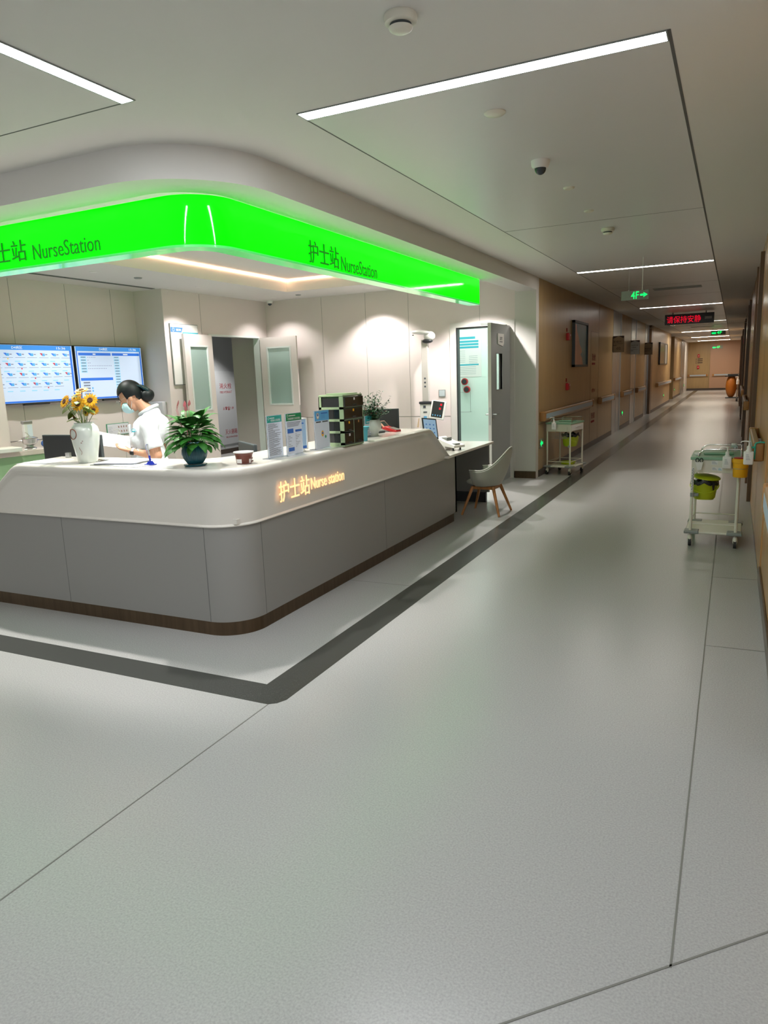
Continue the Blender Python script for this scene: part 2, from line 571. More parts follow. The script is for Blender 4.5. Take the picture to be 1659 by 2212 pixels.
# right wall
for n, (y0, y1) in enumerate(((5.75, 9.1), (10.6, 15.8), (17.3, 22.5), (24, 29.5), (31, 37), (38.5, 48))):
    b = B(); b.box(.235, 1.0, y0, y1, 0, ZC + .03); b.mi = 1
    b.box(.2345, .2355, (y0 + y1) / 2 - .002, (y0 + y1) / 2 + .002, 0, 2.86)
    struct('wall_right_%d' % (n + 1), b, [WOODR, DWOOD])
    b = B(); b.box(.2335, .2352, y0, y1, 0, .012); struct('baseboard_right_%d' % (n + 1), b, BASEB)
b = B(); b.box(.243, 1.0, 3.0, 5.75, 0, ZC + .03); struct('wall_right_near', b, WOODR)
b = B(); b.box(.228, .243, 3.0, 5.735, 0, .105, .004); struct('baseboard_right_near', b, KICK)
for n, y0 in enumerate((9.1, 15.8, 22.5, 29.5, 37)):
    b = B(); b.box(.30, .9, y0 + .09, y0 + 1.41, 0, 2.3); b.mi = 1
    b.box(.195, .9, y0, y0 + .09, 0, 2.75); b.box(.195, .9, y0 + 1.41, y0 + 1.5, 0, 2.75); b.box(.215, .9, y0 + .09, y0 + 1.41, 2.3, 2.75)
    b.mi = 0; b.box(.235, .9, y0, y0 + 1.5, 2.75, ZC + .03)
    d = struct('door_%d' % (n + 10), b, [WOODR, DWOOD])
    bb = B(); bb.box(.27, .30, y0 + .2, y0 + .23, .9, 1.1, .003); bb.box(.262, .274, y0 + .2, y0 + .33, 1.02, 1.04, .003)
    bb.build('door_handle', STAINL, d)

# hydrant passage beyond the double door
b = B(); b.box(-10.2, -10.1, 5, 16, 0, 2.9); struct('wall_passage', b, ROOMG)
b = B(); b.box(-10.1, -8.3, 13.5, 13.6, 0, 2.9); b.box(-6.9, -6.8, 10.5, 13.6, 0, 2.9); b.box(-10.1, -6.8, 13.5, 13.6, 0, 2.9); struct('wall_passage_end', b, ROOMW)
b = B(); b.box(-10.1, -10.085, 5, 13.5, 0, .1); struct('baseboard_passage', b, BASEB)
h = thing('fire_hydrant_cabinet', 'grey hydrant cabinet door with red lettering seen through the double doors', 'cabinet', (-10.1, 12.85, 0), PI / 2)
b = B(); b.box(-.34, .34, -.02, 0, .2, 1.79, .004); b.mi = 1
b.text('消火栓', -.21, .21, 1.42, 1.54, -.0205); b.text('FIRE HYDRANT', -.2, .21, 1.32, 1.37, -.0205)
b.text('火警☎119', -.14, .23, .95, 1.03, -.0205); b.text('灭火器箱', -.12, .30, .42, .53, -.0205); b.text('FIRE EXTINGUISHER', -.1, .3, .34, .375, -.0205)
b.build('cabinet_door', [ROOMG, REDT], h)

# room behind the grey door
b = B()
b.box(-4.9, -2.85, 12.4, 12.5, 0, 2.9); b.box(-4.95, -4.85, 10.5, 12.5, 0, 2.9); b.box(-2.89, -2.80, 10.56, 12.5, 0, 2.9)
struct('wall_treatment_room', b, MINT)
L = bpy.data.lights.new('room_lamp', 'AREA'); L.energy = 20; L.size = 1.2; L.color = (.86, 1, .93)
lt = thing('room_ceiling_lamp', 'bright lamp panel on the ceiling of the pale green room', 'light', (-3.9, 11.5, 2.855))
lo = bpy.data.objects.new('lamp_source', L); COL.objects.link(lo); lo.parent = lt; lo.location = (0, 0, -.02)
b = B(); b.box(-.6, .6, -.6, .6, -.012, .012); b.build('diffuser', mat('room_lamp_panel', (1, 1, 1), .5, emis=(.9, 1, .95), es=1.5), lt)
# door 1 frame + open leaf
b = B()
b.box(-3.885, -3.79, 10.385, 10.52, 0, 2.31); b.box(-3.0, -2.89, 10.385, 10.52, 0, 2.31); b.box(-3.79, -3.0, 10.385, 10.52, 2.24, 2.31)
b.mi = 1
b.box(-3.79, -3.77, 10.40, 10.50, 0, 2.24); b.box(-3.77, -3.0, 10.40, 10.50, 2.215, 2.24)
dr = struct('door_1', b, [WHITEP, BLACK])
b = B()
YN, YF = 9.46, 10.37
b.mi = 1
b.box(-3.0, -2.955, YN, YN + .004, .01, 2.22)
b.mi = 0
for y0, y1, z0, z1 in ((YN + .004, 9.70, .01, 2.22), (9.97, YF, .01, 2.22), (9.70, 9.97, .01, 1.33), (9.70, 9.97, 1.82, 2.22)):
    b.box(-3.0, -2.955, y0, y1, z0, z1)
lf = b.build('door_leaf', [STEELB, WHITEP], dr)
b = B(); b.box(-2.98, -2.975, 9.70, 9.97, 1.33, 1.82); b.build('glass_pane', mat('door_glass', (.8, .9, .86), .03, alpha=.12), lf)
b = B()
for y0, y1, z0, z1 in ((9.69, 9.70, 1.32, 1.83), (9.97, 9.98, 1.32, 1.83), (9.7, 9.97, 1.32, 1.33), (9.7, 9.97, 1.82, 1.83)):
    b.box(-3.004, -2.951, y0, y1, z0, z1)
b.build('window_bead', GREYP, lf)
b = B()
for sx in (-1, 1):
    xo = -2.955 if sx > 0 else -3.0
    b.frustum((xo, YN + .06, 1.0), (xo + sx * .05, YN + .06, 1.0), .01, .01, 10)
    b.tube([(xo + sx * .05, YN + .055, 1.0), (xo + sx * .05, YN + .19, 1.0)], .009, 8)
    b.frustum((xo, YN + .06, .93), (xo + sx * .008, YN + .06, .93), .02, .02, 14)
    b.box(min(xo, xo + sx * .005), max(xo, xo + sx * .005), YN + .04, YN + .08, .96, 1.04)
b.box(-2.99, -2.965, YN - .002, YN, .86, 1.10)
b.build('door_handle', STAINL, lf, True)
b = B(); b.box(-3.4, -3.28, 10.378, 10.385, 2.255, 2.285, .002); b.build('door_closer_plate', GREYP, dr)
sg = thing('room_sign', 'small white plate with dark lettering on the open grey door', 'sign', (-2.955, 9.89, 1.99), PI / 2)
b = B(); b.poly([(-.14, -.012, .1), (.14, -.012, .1), (.14, -.012, -.03), (.09, -.012, -.07), (-.14, -.012, -.04)], .012, (0, 1, 0)); b.mi = 1
b.text('治疗室', -.06, .06, .01, .06, -.0122); b.box(-.07, .07, -.0128, -.012, -.015, -.005)
b.build('plate', [WHITE, INK], sg)

# double door (door_2)
b = B(); b.box(-7.31, -7.19, 8.85, 8.87, 0, 2.29); b.box(-7.31, -7.19, 10.15, 10.17, 0, 2.29); b.box(-7.31, -7.19, 8.87, 10.15, 2.265, 2.29)
d2 = struct('door_2', b, FRAMEA)
DP = mat('door_pinkwhite', (.70, .635, .61), .4)


def leaf2(wd, hinge, ang, flip):
    root = bpy.data.objects.new('door_leaf', None); COL.objects.link(root); root.parent = d2; root.location = hinge; root.rotation_euler = (0, 0, ang)
    b = B()
    s = flip
    xs = sorted((0, s * wd)); 
    wx0, wx1 = sorted((s * .13, s * (wd - .12)))
    b.box(xs[0], wx0, -.02, .02, .01, 2.27); b.box(wx1, xs[1], -.02, .02, .01, 2.27); b.box(wx0, wx1, -.02, .02, .01, 1.17); b.box(wx0, wx1, -.02, .02, 2.10, 2.27)
    b.build('leaf_panel', DP, root)
    b = B(); b.box(wx0, wx1, -.004, .004, 1.17, 2.10); b.build('frosted_pane', FROST, root)
    b = B()
    for q in ((wx0 - .015, wx0 + .01, 1.155, 2.115), (wx1 - .01, wx1 + .015, 1.155, 2.115), (wx0, wx1, 1.155, 1.18), (wx0, wx1, 2.09, 2.115)):
        b.box(q[0], q[1], -.024, .024, q[2], q[3])
    b.build('window_bead', FRAMEA, root)
    e = s * wd
    b = B(); b.box(min(e, e + s * .004), max(e, e + s * .004), -.012, .012, .85, 1.15); b.box(e - s * .1 - .015, e - s * .1 + .015, -.05, .05, .98, 1.02, .004)
    b.build('door_handle', STAINL, root)


leaf2(.68, (-7.155, 8.86, 0), R(90 + 4), -1)
leaf2(.68, (-7.17, 10.16, 0), R(4), 1)

# ------------------------------------------------------------------ ceiling fittings


def bar(x0, x1, y0, y1, m, label, group=None):
    t = thing('linear_ceiling_light', label, 'light', ((x0 + x1) / 2, (y0 + y1) / 2, ZC), 0, group)
    hx, hy = (x1 - x0) / 2, (y1 - y0) / 2
    b = B(); b.box(-hx, hx, -hy, hy, -.004, -.001); b.build('diffuser', m, t)
    b = B()
    f = .006
    for q in ((-hx - f, -hx, -hy - f, hy + f), (hx, hx + f, -hy - f, hy + f), (-hx, hx, -hy - f, -hy), (-hx, hx, hy, hy + f)):
        b.box(*q, -.006, 0)
    b.build('frame', GREYP, t)
    return t


bar(-2.01, -.31, 3.295, 3.385, TUBE, 'long bright linear light across the ceiling nearest the camera')
bar(-2.625, -2.555, 1.05, 2.745, TUBE, 'bright linear light at the upper left, running along the corridor direction')
bar(-2.01, -.31, .6, .69, TUBE, 'added unseen light bar overhead near the camera')['category'] = 'light'  # out of view, added to light the near floor and ceiling
lab = ['second linear ceiling light down the corridor, just before the green exit sign', 'third linear ceiling light, just before the red text display', 'linear ceiling light just past the red text display',
       'linear ceiling light in the middle of the far corridor', 'thin linear ceiling light second from the far wall', 'farthest linear ceiling light in front of the end wall']
for k, y in enumerate((10.4, 17.72, 24.8, 32.1, 39.2, 45.6)):
    bar(-2.01, -.31, y - .05, y + .05, TUBEC if k < 3 else TUBEF, lab[k])

# added unseen bars, for bounce light from the lobby side
for k, (x, y) in enumerate(((-6.0, -1.5), (-10, .5))):
    bar(x - .9, x + .9, y - .05, y + .05, TUBE, 'added unseen light bar on the lobby side, left of the camera' if k == 0 else 'added unseen light bar on the lobby side, far left')


def downlight(x, y, label, e=1.0, col=(1, .95, .92), size=R(120)):
    t = thing('downlight', label, 'light', (x, y, ZC), 0, 'downlights in the nurse station ceiling')
    b = B(); b.lathe([(.036, -.003), (.048, -.003), (.048, 0), (.036, 0)], n=24); b.build('trim_ring', WHITE, t)
    b = B(); b.lathe([(.035, -.002), (.035, -.001)], n=24); b.build('lens', DISC, t)
    L = bpy.data.lights.new('downlight_source', 'SPOT'); L.energy = S_DOWN * e; L.spot_size = size; L.spot_blend = .5; L.shadow_soft_size = .035; L.color = col
    o = bpy.data.objects.new('downlight_source', L); COL.objects.link(o); o.parent = t; o.location = (0, 0, -.03)
    return t


dl = [(-6.705, 8.13, 'downlight over the double doors'), (-6.707, 9.93, 'downlight in the far left corner of the station ceiling'), (-5.02, 9.91, 'downlight nearest the height scale on the back wall'),
      (-3.35, 9.7, 'downlight by the grey door'), (-3.3, 8.2, 'downlight over the low desk'), (-3.3, 6.5, 'downlight over the tablet'), (-3.3, 4.9, 'downlight over the drawer cabinet'), (-3.5, 3.95, 'downlight above the counter corner'),
      (-5.0, 3.95, 'downlight above the left counter'), (-6.7, 6.3, 'downlight in front of the wall screens'), (-6.7, 4.3, 'downlight over the treatment trolley'), (-9.2, 11.9, 'added lamp brightening the hydrant passage beyond the double doors')]  # the passage lamp is added to lift the dark passage
for i, (x, y, l) in enumerate(dl):
    downlight(x, y, l, (.7, .3, 1.05, 1.9, 1.1, 1.0, 1.1, 1.8, 1.2, .8, .8, 2.2)[i], size=R(84) if x > -3.6 and y < 9 else R(115))


def smoke(x, y, label, k=1.0):
    t = thing('smoke_detector', label, 'smoke detector', (x, y, ZC), 0)
    b = B(); b.lathe([(.058, 0), (.062, -.01), (.058, -.028), (.046, -.032)][::-1], n=32); b.build('base', OFFW, t, True)
    b = B(); b.lathe([(.0, -.058), (.03, -.057), (.042, -.05), (.045, -.043)], n=32); b.build('cap', OFFW, t, True)
    b = B(); b.lathe([(.040, -.043), (.040, -.032)], n=32); b.build('vent_ring', DGREY, t)


smoke(-1.162, 2.655, 'white smoke detector in front of the nearest ceiling light')
smoke(-1.146, 7.36, 'cream smoke detector hanging past the ceiling panel joint')


def dome(x, y, label, r=.055, zc=ZC):
    t = thing('dome_camera', label, 'security camera', (x, y, zc), 0)
    b = B(); b.lathe([(r * .8, -.045), (r, -.03), (r * 1.08, 0)], n=28); b.build('housing', WHITE, t, True)
    b = B(); b.ell((0, 0, -.045), r * .66, r * .66, r * .7); b.build('dome', mat('dome_dark', (.03, .04, .05), .08), t, 'all')


dome(-1.165, 4.79, 'white dome camera on the corridor ceiling')
dome(-7.03, 10.3, 'small dome camera in the far corner above the double doors', .05)
for x, y, l, r in ((-1.16, 3.81, 'round white cap flush in the ceiling beyond the nearest light', .055), (-1.147, 5.577, 'round ceiling cap beyond the dome camera', .04), (-1.162, 6.46, 'round ceiling cap just before the panel joint', .04), (-6.667, 6.961, 'round dark ceiling cap above the wall screens', .05), (-6.21, 9.893, 'round ceiling cap between the back downlights', .045)):
    b = B(); b.lathe([(r, 0), (r, -.004), (r * .8, -.012), (r * .3, -.013)][::-1], n=28)
    tag(b.build('sprinkler_plate', OFFW if x > -6 else GREYP, None, True, (x, y, ZC)), l, 'ceiling fitting')
b = B(); b.box(-.03, .03, -1.1, 1.1, -.006, 0); b.mi = 1
b.box(-.022, -.002, -1.09, 1.09, -.008, -.006); b.box(.004, .022, -1.09, 1.09, -.008, -.006)
tag(b.build('slot_diffuser', [GREYP, BLACK], None, False, (-7.26, 6.75, ZC)), 'long dark slot air vent in the station ceiling above the screens', 'vent')
for k, (x, y, l) in enumerate(((-.95, 13.6, 'slatted air vent in the ceiling behind the exit sign'), (-1.1, 28.3, 'dark slotted air vent far down the corridor ceiling'))):
    t = thing('ceiling_vent', l, 'vent', (x, y, ZC))
    b = B(); b.box(-.38, .38, -.16, -.14, -.008, 0); b.box(-.38, .38, .14, .16, -.008, 0); b.box(-.38, -.36, -.14, .14, -.008, 0); b.box(.36, .38, -.14, .14, -.008, 0); b.build('frame', GREYP, t)
    b = B()
    for i in range(7):
        b.box(-.36, .36, -.135 + i * .04, -.115 + i * .04, -.006, -.001)
    b.build('slats', GREYP, t)

# ------------------------------------------------------------------ green light box sign
SP = Lpath(-14, 3.55, -2.855, 8.69, .30, 18)
s = thing('nurse_station_sign', 'glowing green curved light box sign with NurseStation lettering over the counter', 'sign', (0, 0, 0))
b = B(); b.sweep(SP, [(0, 2.402), (0, 2.685), (-.13, 2.685), (-.13, 2.402)]); b.build('light_box', GREENL, s, True)
b = B(); b.sweep(SP, [(.002, 2.385), (.002, 2.399), (-.135, 2.399), (-.135, 2.385)]); b.build('bottom_edge', GREENE, s, True)
b = B()
b.text('护士站', -4.84, -4.375, 2.437, 2.575, 3.549, .006); b.text('NurseStation', -4.31, -3.69, 2.432, 2.53, 3.549, .004)
b.build('front_lettering', GREENT, s)
b = B(); b.M = Matrix.Translation((-2.855, 0, 0)) @ Matrix.Rotation(PI / 2, 4, 'Z')
b.text('护士站', 4.72, 5.17, 2.415, 2.575, -.001, .006); b.text('NurseStation', 5.21, 5.85, 2.41, 2.52, -.001, .004)
b.build('side_lettering', GREENT, s)

# ------------------------------------------------------------------ counter
CT = 1.065
cn = thing('nurse_station_counter', 'long curved reception counter with white upper band and grey base', 'counter', (0, 0, 0))


def ht(x, y):
    t = 1.0
    if y > 6.3:
        t = (y - 6.40) / .48
    elif x < -4.4:
        t = (-4.50 - x) / .42
    else:
        return CT
    if t < -.12: return CT
    if t < .12:
        q = (t + .12) / .24
        return CT - .32 * (q * q * .12)
    return max(.745, CT - .32 * min(1, t * 1.0)) if t < 1 else .745


def hf(x, y, z):
    return .70 + (z - .70) * (ht(x, y) - .70) / (CT - .70)


prof = [(0, .702), (.012, .700), (.014, .706), (.002, .716), (.012, .80), (.022, .93), (.026, .965), (.036, .995), (.052, 1.015), (.06, 1.03), (.061, 1.045), (.056, 1.057), (.044, 1.0645), (.03, 1.065), (.0, 1.065), (-.01, 1.05), (-.03, .9), (-.03, .702)]
ex = [-5.1 + .03 * i for i in range(24)]
ey = [6.2 + .03 * i for i in range(25)]
PB = Lpath(-5.4, 3.38, -2.66, 7.235, .25, 16, ex, ey)


def hf2(x, y, z):
    return hf(x, y, z)


b = B(); b.sweep([p for p in PB if p[1] <= 6.93 and p[0] >= -5.15], prof, hf2); b.build('upper_band', SOLID, cn, 'all' and True)
b = B()
P1 = [p for p in PB if p[1] <= 6.36 and p[0] >= -4.52]
b.sweep(P1, [(.0, 1.03), (.0, CT), (-.40, CT), (-.40, 1.03)]) if False else None
ring_o = [(p[0] + p[2] * .03, p[1] + p[3] * .03) for p in P1]
inner = [(-3.12, 6.36), (-3.12, 4.05), (-3.16, 3.92), (-3.25, 3.82), (-3.36, 3.79), (-4.56, 3.79)]
pts = [(x, y, CT + .0006) for x, y in ring_o] + [(x, y, CT + .0006) for x, y in inner]
b.poly(pts, .035, (0, 0, -1))
b.build('transaction_top', SOLID, cn)
P2 = Lpath(-5.4, 3.38, -2.66, 7.235, .25, 16)
b = B(); b.sweep(P2, [(0, .088), (0, .7), (-.04, .7), (-.04, .088)]); b.box(-3.2, -2.66, 7.195, 7.235, .088, .70); b.build('base_panels', GREYB, cn, True)
b = B(); b.sweep(Lpath(-5.4, 3.381, -2.661, 7.14, .25, 16), [(0, 0), (0, .088), (-.03, .088), (-.03, 0)]); b.box(-3.2, -2.67, 7.11, 7.14, 0, .088); b.build('kick_plate', KICK, cn, True)
for x in (-4.152, -2.905):
    b = B(); b.box(x - .0015, x + .0015, 3.3793, 3.38, .09, .70); b.build('panel_joint', CSEAM, cn)
for y in (3.64, 5.45):
    b = B(); b.box(-2.66, -2.6592, y - .0015, y + .0015, .09, .70); b.build('panel_joint', CSEAM, cn)
b = B()
b.box(-3.85, -2.60, 6.85, 8.41, .715, .745, .006); b.box(-3.85, -2.70, 3.45, 6.85, .715, .745); b.box(-6.0, -3.85, 3.45, 4.35, .715, .745)
b.build('desk_top', SOLID, cn)
b = B(); b.box(-3.75, -2.655, 8.365, 8.405, .12, .715); b.box(-3.75, -3.70, 7.235, 8.365, .12, .715); b.build('end_panel', GREYD, cn)
b = B(); b.box(-3.70, -2.68, 8.32, 8.37, 0, .12); b.build('desk_kick', BLACKK, cn)
b = B(); b.M = Matrix.Translation((-2.632, 0, 0)) @ Matrix.Rotation(PI / 2, 4, 'Z')
b.text('护士站', 3.815, 4.19, .79, .925, -.006, .004)
b.build('chinese_lettering', ORGL, cn)
b = B(); b.M = Matrix.Translation((-2.632, 0, 0)) @ Matrix.Rotation(PI / 2, 4, 'Z')
b.text('Nurse station', 4.21, 4.685, .815, .895, -.006, .004)
b.build('english_lettering', ORGL, cn)

# ------------------------------------------------------------------ handrails


def handrail(x, y0, y1, side, label, zb=.825):
    """side +1: rail on the left wall facing +X"""
    t = thing('handrail', label, 'handrail', (x, y0, zb), PI / 2 if side > 0 else PI / 2, 'corridor handrails')
    L_ = y1 - y0
    s_ = -1 if side > 0 else 1
    ys = lambda a, c: sorted((s_ * a, s_ * c))
    b = B()
    a = ys(.03, .078); b.box(.11, L_ - .11, a[0], a[1], 0, .135, .012, 3)
    b.build('rail_body', HANDW, t, True)
    b = B(); a = ys(.078, .0795); b.box(.115, L_ - .115, a[0], a[1], .032, .103); b.build('colour_insert', HANDI, t)
    for q in (0, L_ - .11):
        b = B(); a = ys(0, .082); b.box(q, q + .11, a[0], a[1], -.004, .139, .014, 3); b.build('end_cap', HANDC, t, True)
    if L_ > 1.2:
        b = B(); a = ys(0, .035); b.box(L_ / 2 - .03, L_ / 2 + .03, a[0], a[1], .03, .1); b.build('wall_bracket', STAINL, t)
    return t


for y0, y1, l in ((10.62, 14.78, 'long handrail behind the nearer trolley on the left wall'), (15.7, 17.66, 'handrail just before the first pale steel door on the left'), (19.06, 20.9, 'short handrail between the first and second steel doors'),
                  (22.15, 24.3, 'short handrail between the second and third steel doors'), (36.7, 41.5, 'farthest handrail on the left wall')):
    handrail(-2.58, y0, y1, 1, l)
handrail(-2.5, 27.4, 33.4, 1, 'handrail under the dark framed picture far down the left wall')
handrail(.235, 6.19, 7.75, -1, 'handrail on the right wall with the teal hook and white bottle on its end')
handrail(.243, 3.05, 4.15, -1, 'handrail at the right edge of the photo, nearest of all')
handrail(.235, 12.9, 15.6, -1, 'brown handrail on the right wall past the second door')
handrail(.235, 18.2, 22.0, -1, 'handrail far along the right wall')
for x0, l in ((-2.55, 'left handrail on the corridor end wall'), (-1.2, 'right handrail on the corridor end wall')):
    t = thing('handrail', l, 'handrail', (x0, YL - (.0 if x0 < -2 else .12), .825), 0, 'corridor handrails')
    b = B(); b.box(.1, 1.0, -.08, -.02, 0, .135, .01); b.build('rail_body', HANDW, t)
    b = B(); b.box(.1, 1.0, -.083, -.08, .032, .103); b.build('colour_insert', HANDI, t)
    for q in (0, 1.0):
        b = B(); b.box(q, q + .1, -.085, 0, -.004, .139, .01); b.build('end_cap', HANDC, t)

# ------------------------------------------------------------------ left corridor wall items


def picture(y0, y1, z0, z1, x, label, kind):
    t = thing('framed_picture', label, 'picture', (x, (y0 + y1) / 2, z0), PI / 2)
    hw, h = (y1 - y0) / 2, z1 - z0
    b = B()
    for q in ((-hw, -hw + .04, 0, h), (hw - .04, hw, 0, h), (-hw, hw, 0, .04), (-hw, hw, h - .04, h)):
        b.box(q[0], q[1], -.05, 0, q[2], q[3])
    b.build('frame', BLACK if kind else DGREY, t)
    b = B()
    if kind == 0:
        b.box(-hw + .04, hw - .04, -.03, -.005, .04, h - .04); b.mi = 1
        b.poly([(-hw + .04, -.031, .04), (.22, -.031, .04), (.14, -.031, .16), (-.02, -.031, .22), (.12, -.031, .27), (.06, -.031, .33), (-.1, -.031, .40), (-.2, -.031, .52), (-.35, -.031, .62), (-.42, -.031, h - .06), (-hw + .04, -.031, h - .06)])
        b.build('canvas', [ARTB, ARTP], t)
    else:
        b.box(-hw + .04, hw * .3, -.03, -.005, .04, h - .04); b.mi = 1; b.box(hw * .3, hw * .42, -.032, -.005, .04, h - .04); b.mi = 2; b.box(hw * .42, hw - .04, -.031, -.005, .04, h - .04)
        b.build('canvas', [ARTG, BLACK, SIGNW], t)


picture(12.95, 14.24, 1.605, 2.405, -2.58, 'dark framed picture of a peach shape on teal, on the left corridor wall', 0)
picture(28.1, 31.3, 1.6, 2.4, -2.5, 'black framed green picture far down the left corridor wall', 1)
for k, (z0, l) in enumerate(((2.05, 'red wall alarm unit, upper of the two beside the framed picture'), (1.22, 'red wall alarm unit, lower of the two beside the framed picture'))):
    t = thing('fire_alarm', l, 'fire alarm', (-2.58, 12.5, z0), PI / 2)
    b = B(); b.box(-.05, .09, -.05, 0, 0, .12, .01); b.build('alarm_body', RED, t)
    b = B(); b.box(-.03, .02, -.008, 0, .14, .2, .002); b.build('marker_plate', REDT, t)
    b = B(); b.box(.06, .085, -.053, -.05, .07, .1); b.build('lamp_lens', WHITE, t)
hp = thing('hydrant_panel_lettering', 'faint red lettering on the flush panel right of the framed picture', 'lettering', (-2.58, 15.25, 0), PI / 2)
for tx, za, zb_ in (('消火栓', 1.72, 1.86), (None, 1.64, 1.68), ('火警119', 1.09, 1.17), ('灭火器', .56, .68), (None, .48, .52)):
    b = B()
    if tx:
        b.text(tx, -.3, .1, za, zb_, -.002)
    else:
        b.box(-.3, .06, -.003, 0, za, zb_)
    b.build('lettering', REDT, hp)


def blade(y, x0, z0, label, m, lines, wd=.25, hh=.37):
    t = thing('blade_sign', label, 'sign', (x0, y, z0))
    b = B(); b.box(0, wd, -.012, .012, 0, hh); b.build('plate', SIGND, t)
    b = B(); b.poly([(0.006, -.0135, 0), (wd - .006, -.0135, 0), (wd - .006, -.0135, hh * .86), (wd * .78, -.0135, hh * .9), (wd * .55, -.0135, hh * .965), (wd * .45, -.0135, hh * .965), (0.006, -.0135, hh * .84)], .0015, (0, 1, 0)); b.mi = 1
    for tx, a, c, d, e in lines:
        if tx:
            b.text(tx, a * wd, c * wd, d * hh, e * hh, -.0137)
        else:
            b.box(a * wd, c * wd, -.0142, -.0135, d * hh, e * hh)
    b.build('face', [m, SIGND], t)
    b = B(); b.box(-.01, .01, -.02, .02, .02, hh - .02); b.build('bracket', SIGND, t)


blade(17.62, -2.575, 1.91, 'taupe projecting room sign with number 02', SIGNT, [('配餐间', .08, .75, .58, .72), (None, .05, .9, .51, .525), (None, .05, .35, .41, .44), ('02', .36, .7, .16, .31)])
blade(20.9, -2.6, 1.90, 'pale grey projecting room sign, middle of the three', SIGNW, [('生活垃圾', .15, .85, .60, .70), ('分类处', .15, .66, .44, .54), (None, .1, .8, .33, .345), (None, .1, .35, .24, .27)])
blade(24.3, -2.6, 1.92, 'brown taupe projecting room sign, farthest of the three', SIGNT, [('休息室', .1, .85, .42, .58), (None, .1, .7, .30, .33)])
# floor level exit arrows
for y, x, l in ((10.72, -2.58, 'small glowing green exit light behind the nearer left trolley'), (19.45, -2.58, 'glowing green low exit light between the first and second steel doors'), (30.6, -2.5, 'glowing green low exit light below the far handrail'), (37.4, -2.58, 'second farthest green low exit light on the left wall'), (45, -2.6, 'farthest green low exit light on the left wall')):
    t = thing('low_exit_light', l, 'exit light', (x, y, .34 if y > 12 else .42), PI / 2)
    b = B(); b.box(-.11, .11, -.012, 0, 0, .14, .003); b.build('housing', SEXIT, t)
    b = B(); b.poly([(-.08, -.013, .07), (-.01, -.013, .12), (-.01, -.013, .09), (.08, -.013, .09), (.08, -.013, .05), (-.01, -.013, .05), (-.01, -.013, .02)], .001, (0, 1, 0)); b.build('arrow', LEDG, t)

# hanging exit sign
t = thing('hanging_exit_sign', 'hanging plate sign with glowing green 4F and arrow', 'sign', (-1.14, 9.5, 2.375))
b = B(); b.box(-.16, .16, -.012, .012, 0, .11, .002); b.build('plate', SEXIT, t)
b = B(); b.text('4F', -.045, .045, .012, .098, -.0125, .002)
b.poly([(.06, -.0132, .045), (.105, -.0132, .045), (.095, -.0132, .025), (.145, -.0132, .055), (.095, -.0132, .085), (.105, -.0132, .065), (.06, -.0132, .065)], .001, (0, 1, 0)); b.build('glowing_symbols', LEDG, t)
for x, r in ((.082, .004), (-.075, .0015)):
    b = B(); b.frustum((x, 0, .11), (x, 0, ZC - 2.375), r, r, 8); b.frustum((x, 0, .11), (x, 0, .12), .008, .006, 8); b.build('suspension_rod', WHITE, t)
for y, x, l, zz in ((41, -.85, 'small hanging green exit sign far down the corridor', 2.3), (30.2, -.62, 'tiny green exit sign near the corridor ceiling', 2.62)):
    t = thing('hanging_exit_sign', l, 'sign', (x, y, zz))
    b = B(); b.box(-.25, .25, -.015, .015, 0, .16); b.build('plate', SEXIT, t)
    b = B(); b.box(-.22, -.08, -.018, -.015, .04, .1); b.text('4F', -.05, .12, .03, .14, -.0155, .002); b.build('glowing_symbols', LEDG, t)
    b = B(); b.frustum((-.2, 0, .16), (-.2, 0, ZC - zz), .004, .004, 6); b.frustum((.2, 0, .16), (.2, 0, ZC - zz), .004, .004, 6); b.build('suspension_rod', GREYP, t)
# LED text display
t = thing('led_text_display', 'black ceiling display with red glowing Chinese characters', 'display', (-1.09, 20.0, 2.575))
b = B(); b.box(-.57, .57, -.04, .04, 0, .25, .006); b.mi = 1; b.box(.36, .52, -.042, -.04, .10, .16); b.build('housing', [BLACK, GREYP], t)
b = B(); b.text('请保持安静', -.52, .27, .035, .205, -.041, .002); b.build('glowing_text', LEDR, t)
b = B(); b.box(-.4, -.37, -.015, .015, .25, ZC - 2.575); b.box(.37, .4, -.015, .015, .25, ZC - 2.575); b.build('ceiling_bracket', GREYP, t)
# smoke curtain
t = thing('glass_smoke_curtain', 'clear glass smoke curtain hanging across the corridor ceiling', 'glass panel', (-1.17, 22, 2.62))
b = B(); b.box(-1.39, 1.39, -.003, .003, .006, .249); b.build('glass_pane', GLASS, t)
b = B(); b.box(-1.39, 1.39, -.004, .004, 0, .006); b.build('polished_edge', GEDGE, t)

# end wall items
for z0, l in ((1.95, 'red wall box, upper one on the corridor end wall'), (1.28, 'red wall box, lower one on the corridor end wall')):
    t = thing('fire_alarm', l, 'fire alarm', (-2.0, YL, z0)); b = B(); b.box(-.06, .06, -.05, 0, 0, .2, .01); b.build('alarm_body', RED, t)
    b = B(); b.box(-.02, .02, -.052, -.05, .08, .12); b.build('lamp_lens', WHITE, t)
t = thing('direction_lettering', 'small dark room direction lettering on the corridor end wall', 'lettering', (-1.95, YL, 1.6))
b = B()
for i in range(3):
    b.box(-.2, -.15, -.004, 0, .02 + i * .11, .06 + i * .11); b.box(-.1, .18, -.004, 0, .02 + i * .11, .07 + i * .11)
b.build('lettering', SIGND, t)

# ------------------------------------------------------------------ trolleys


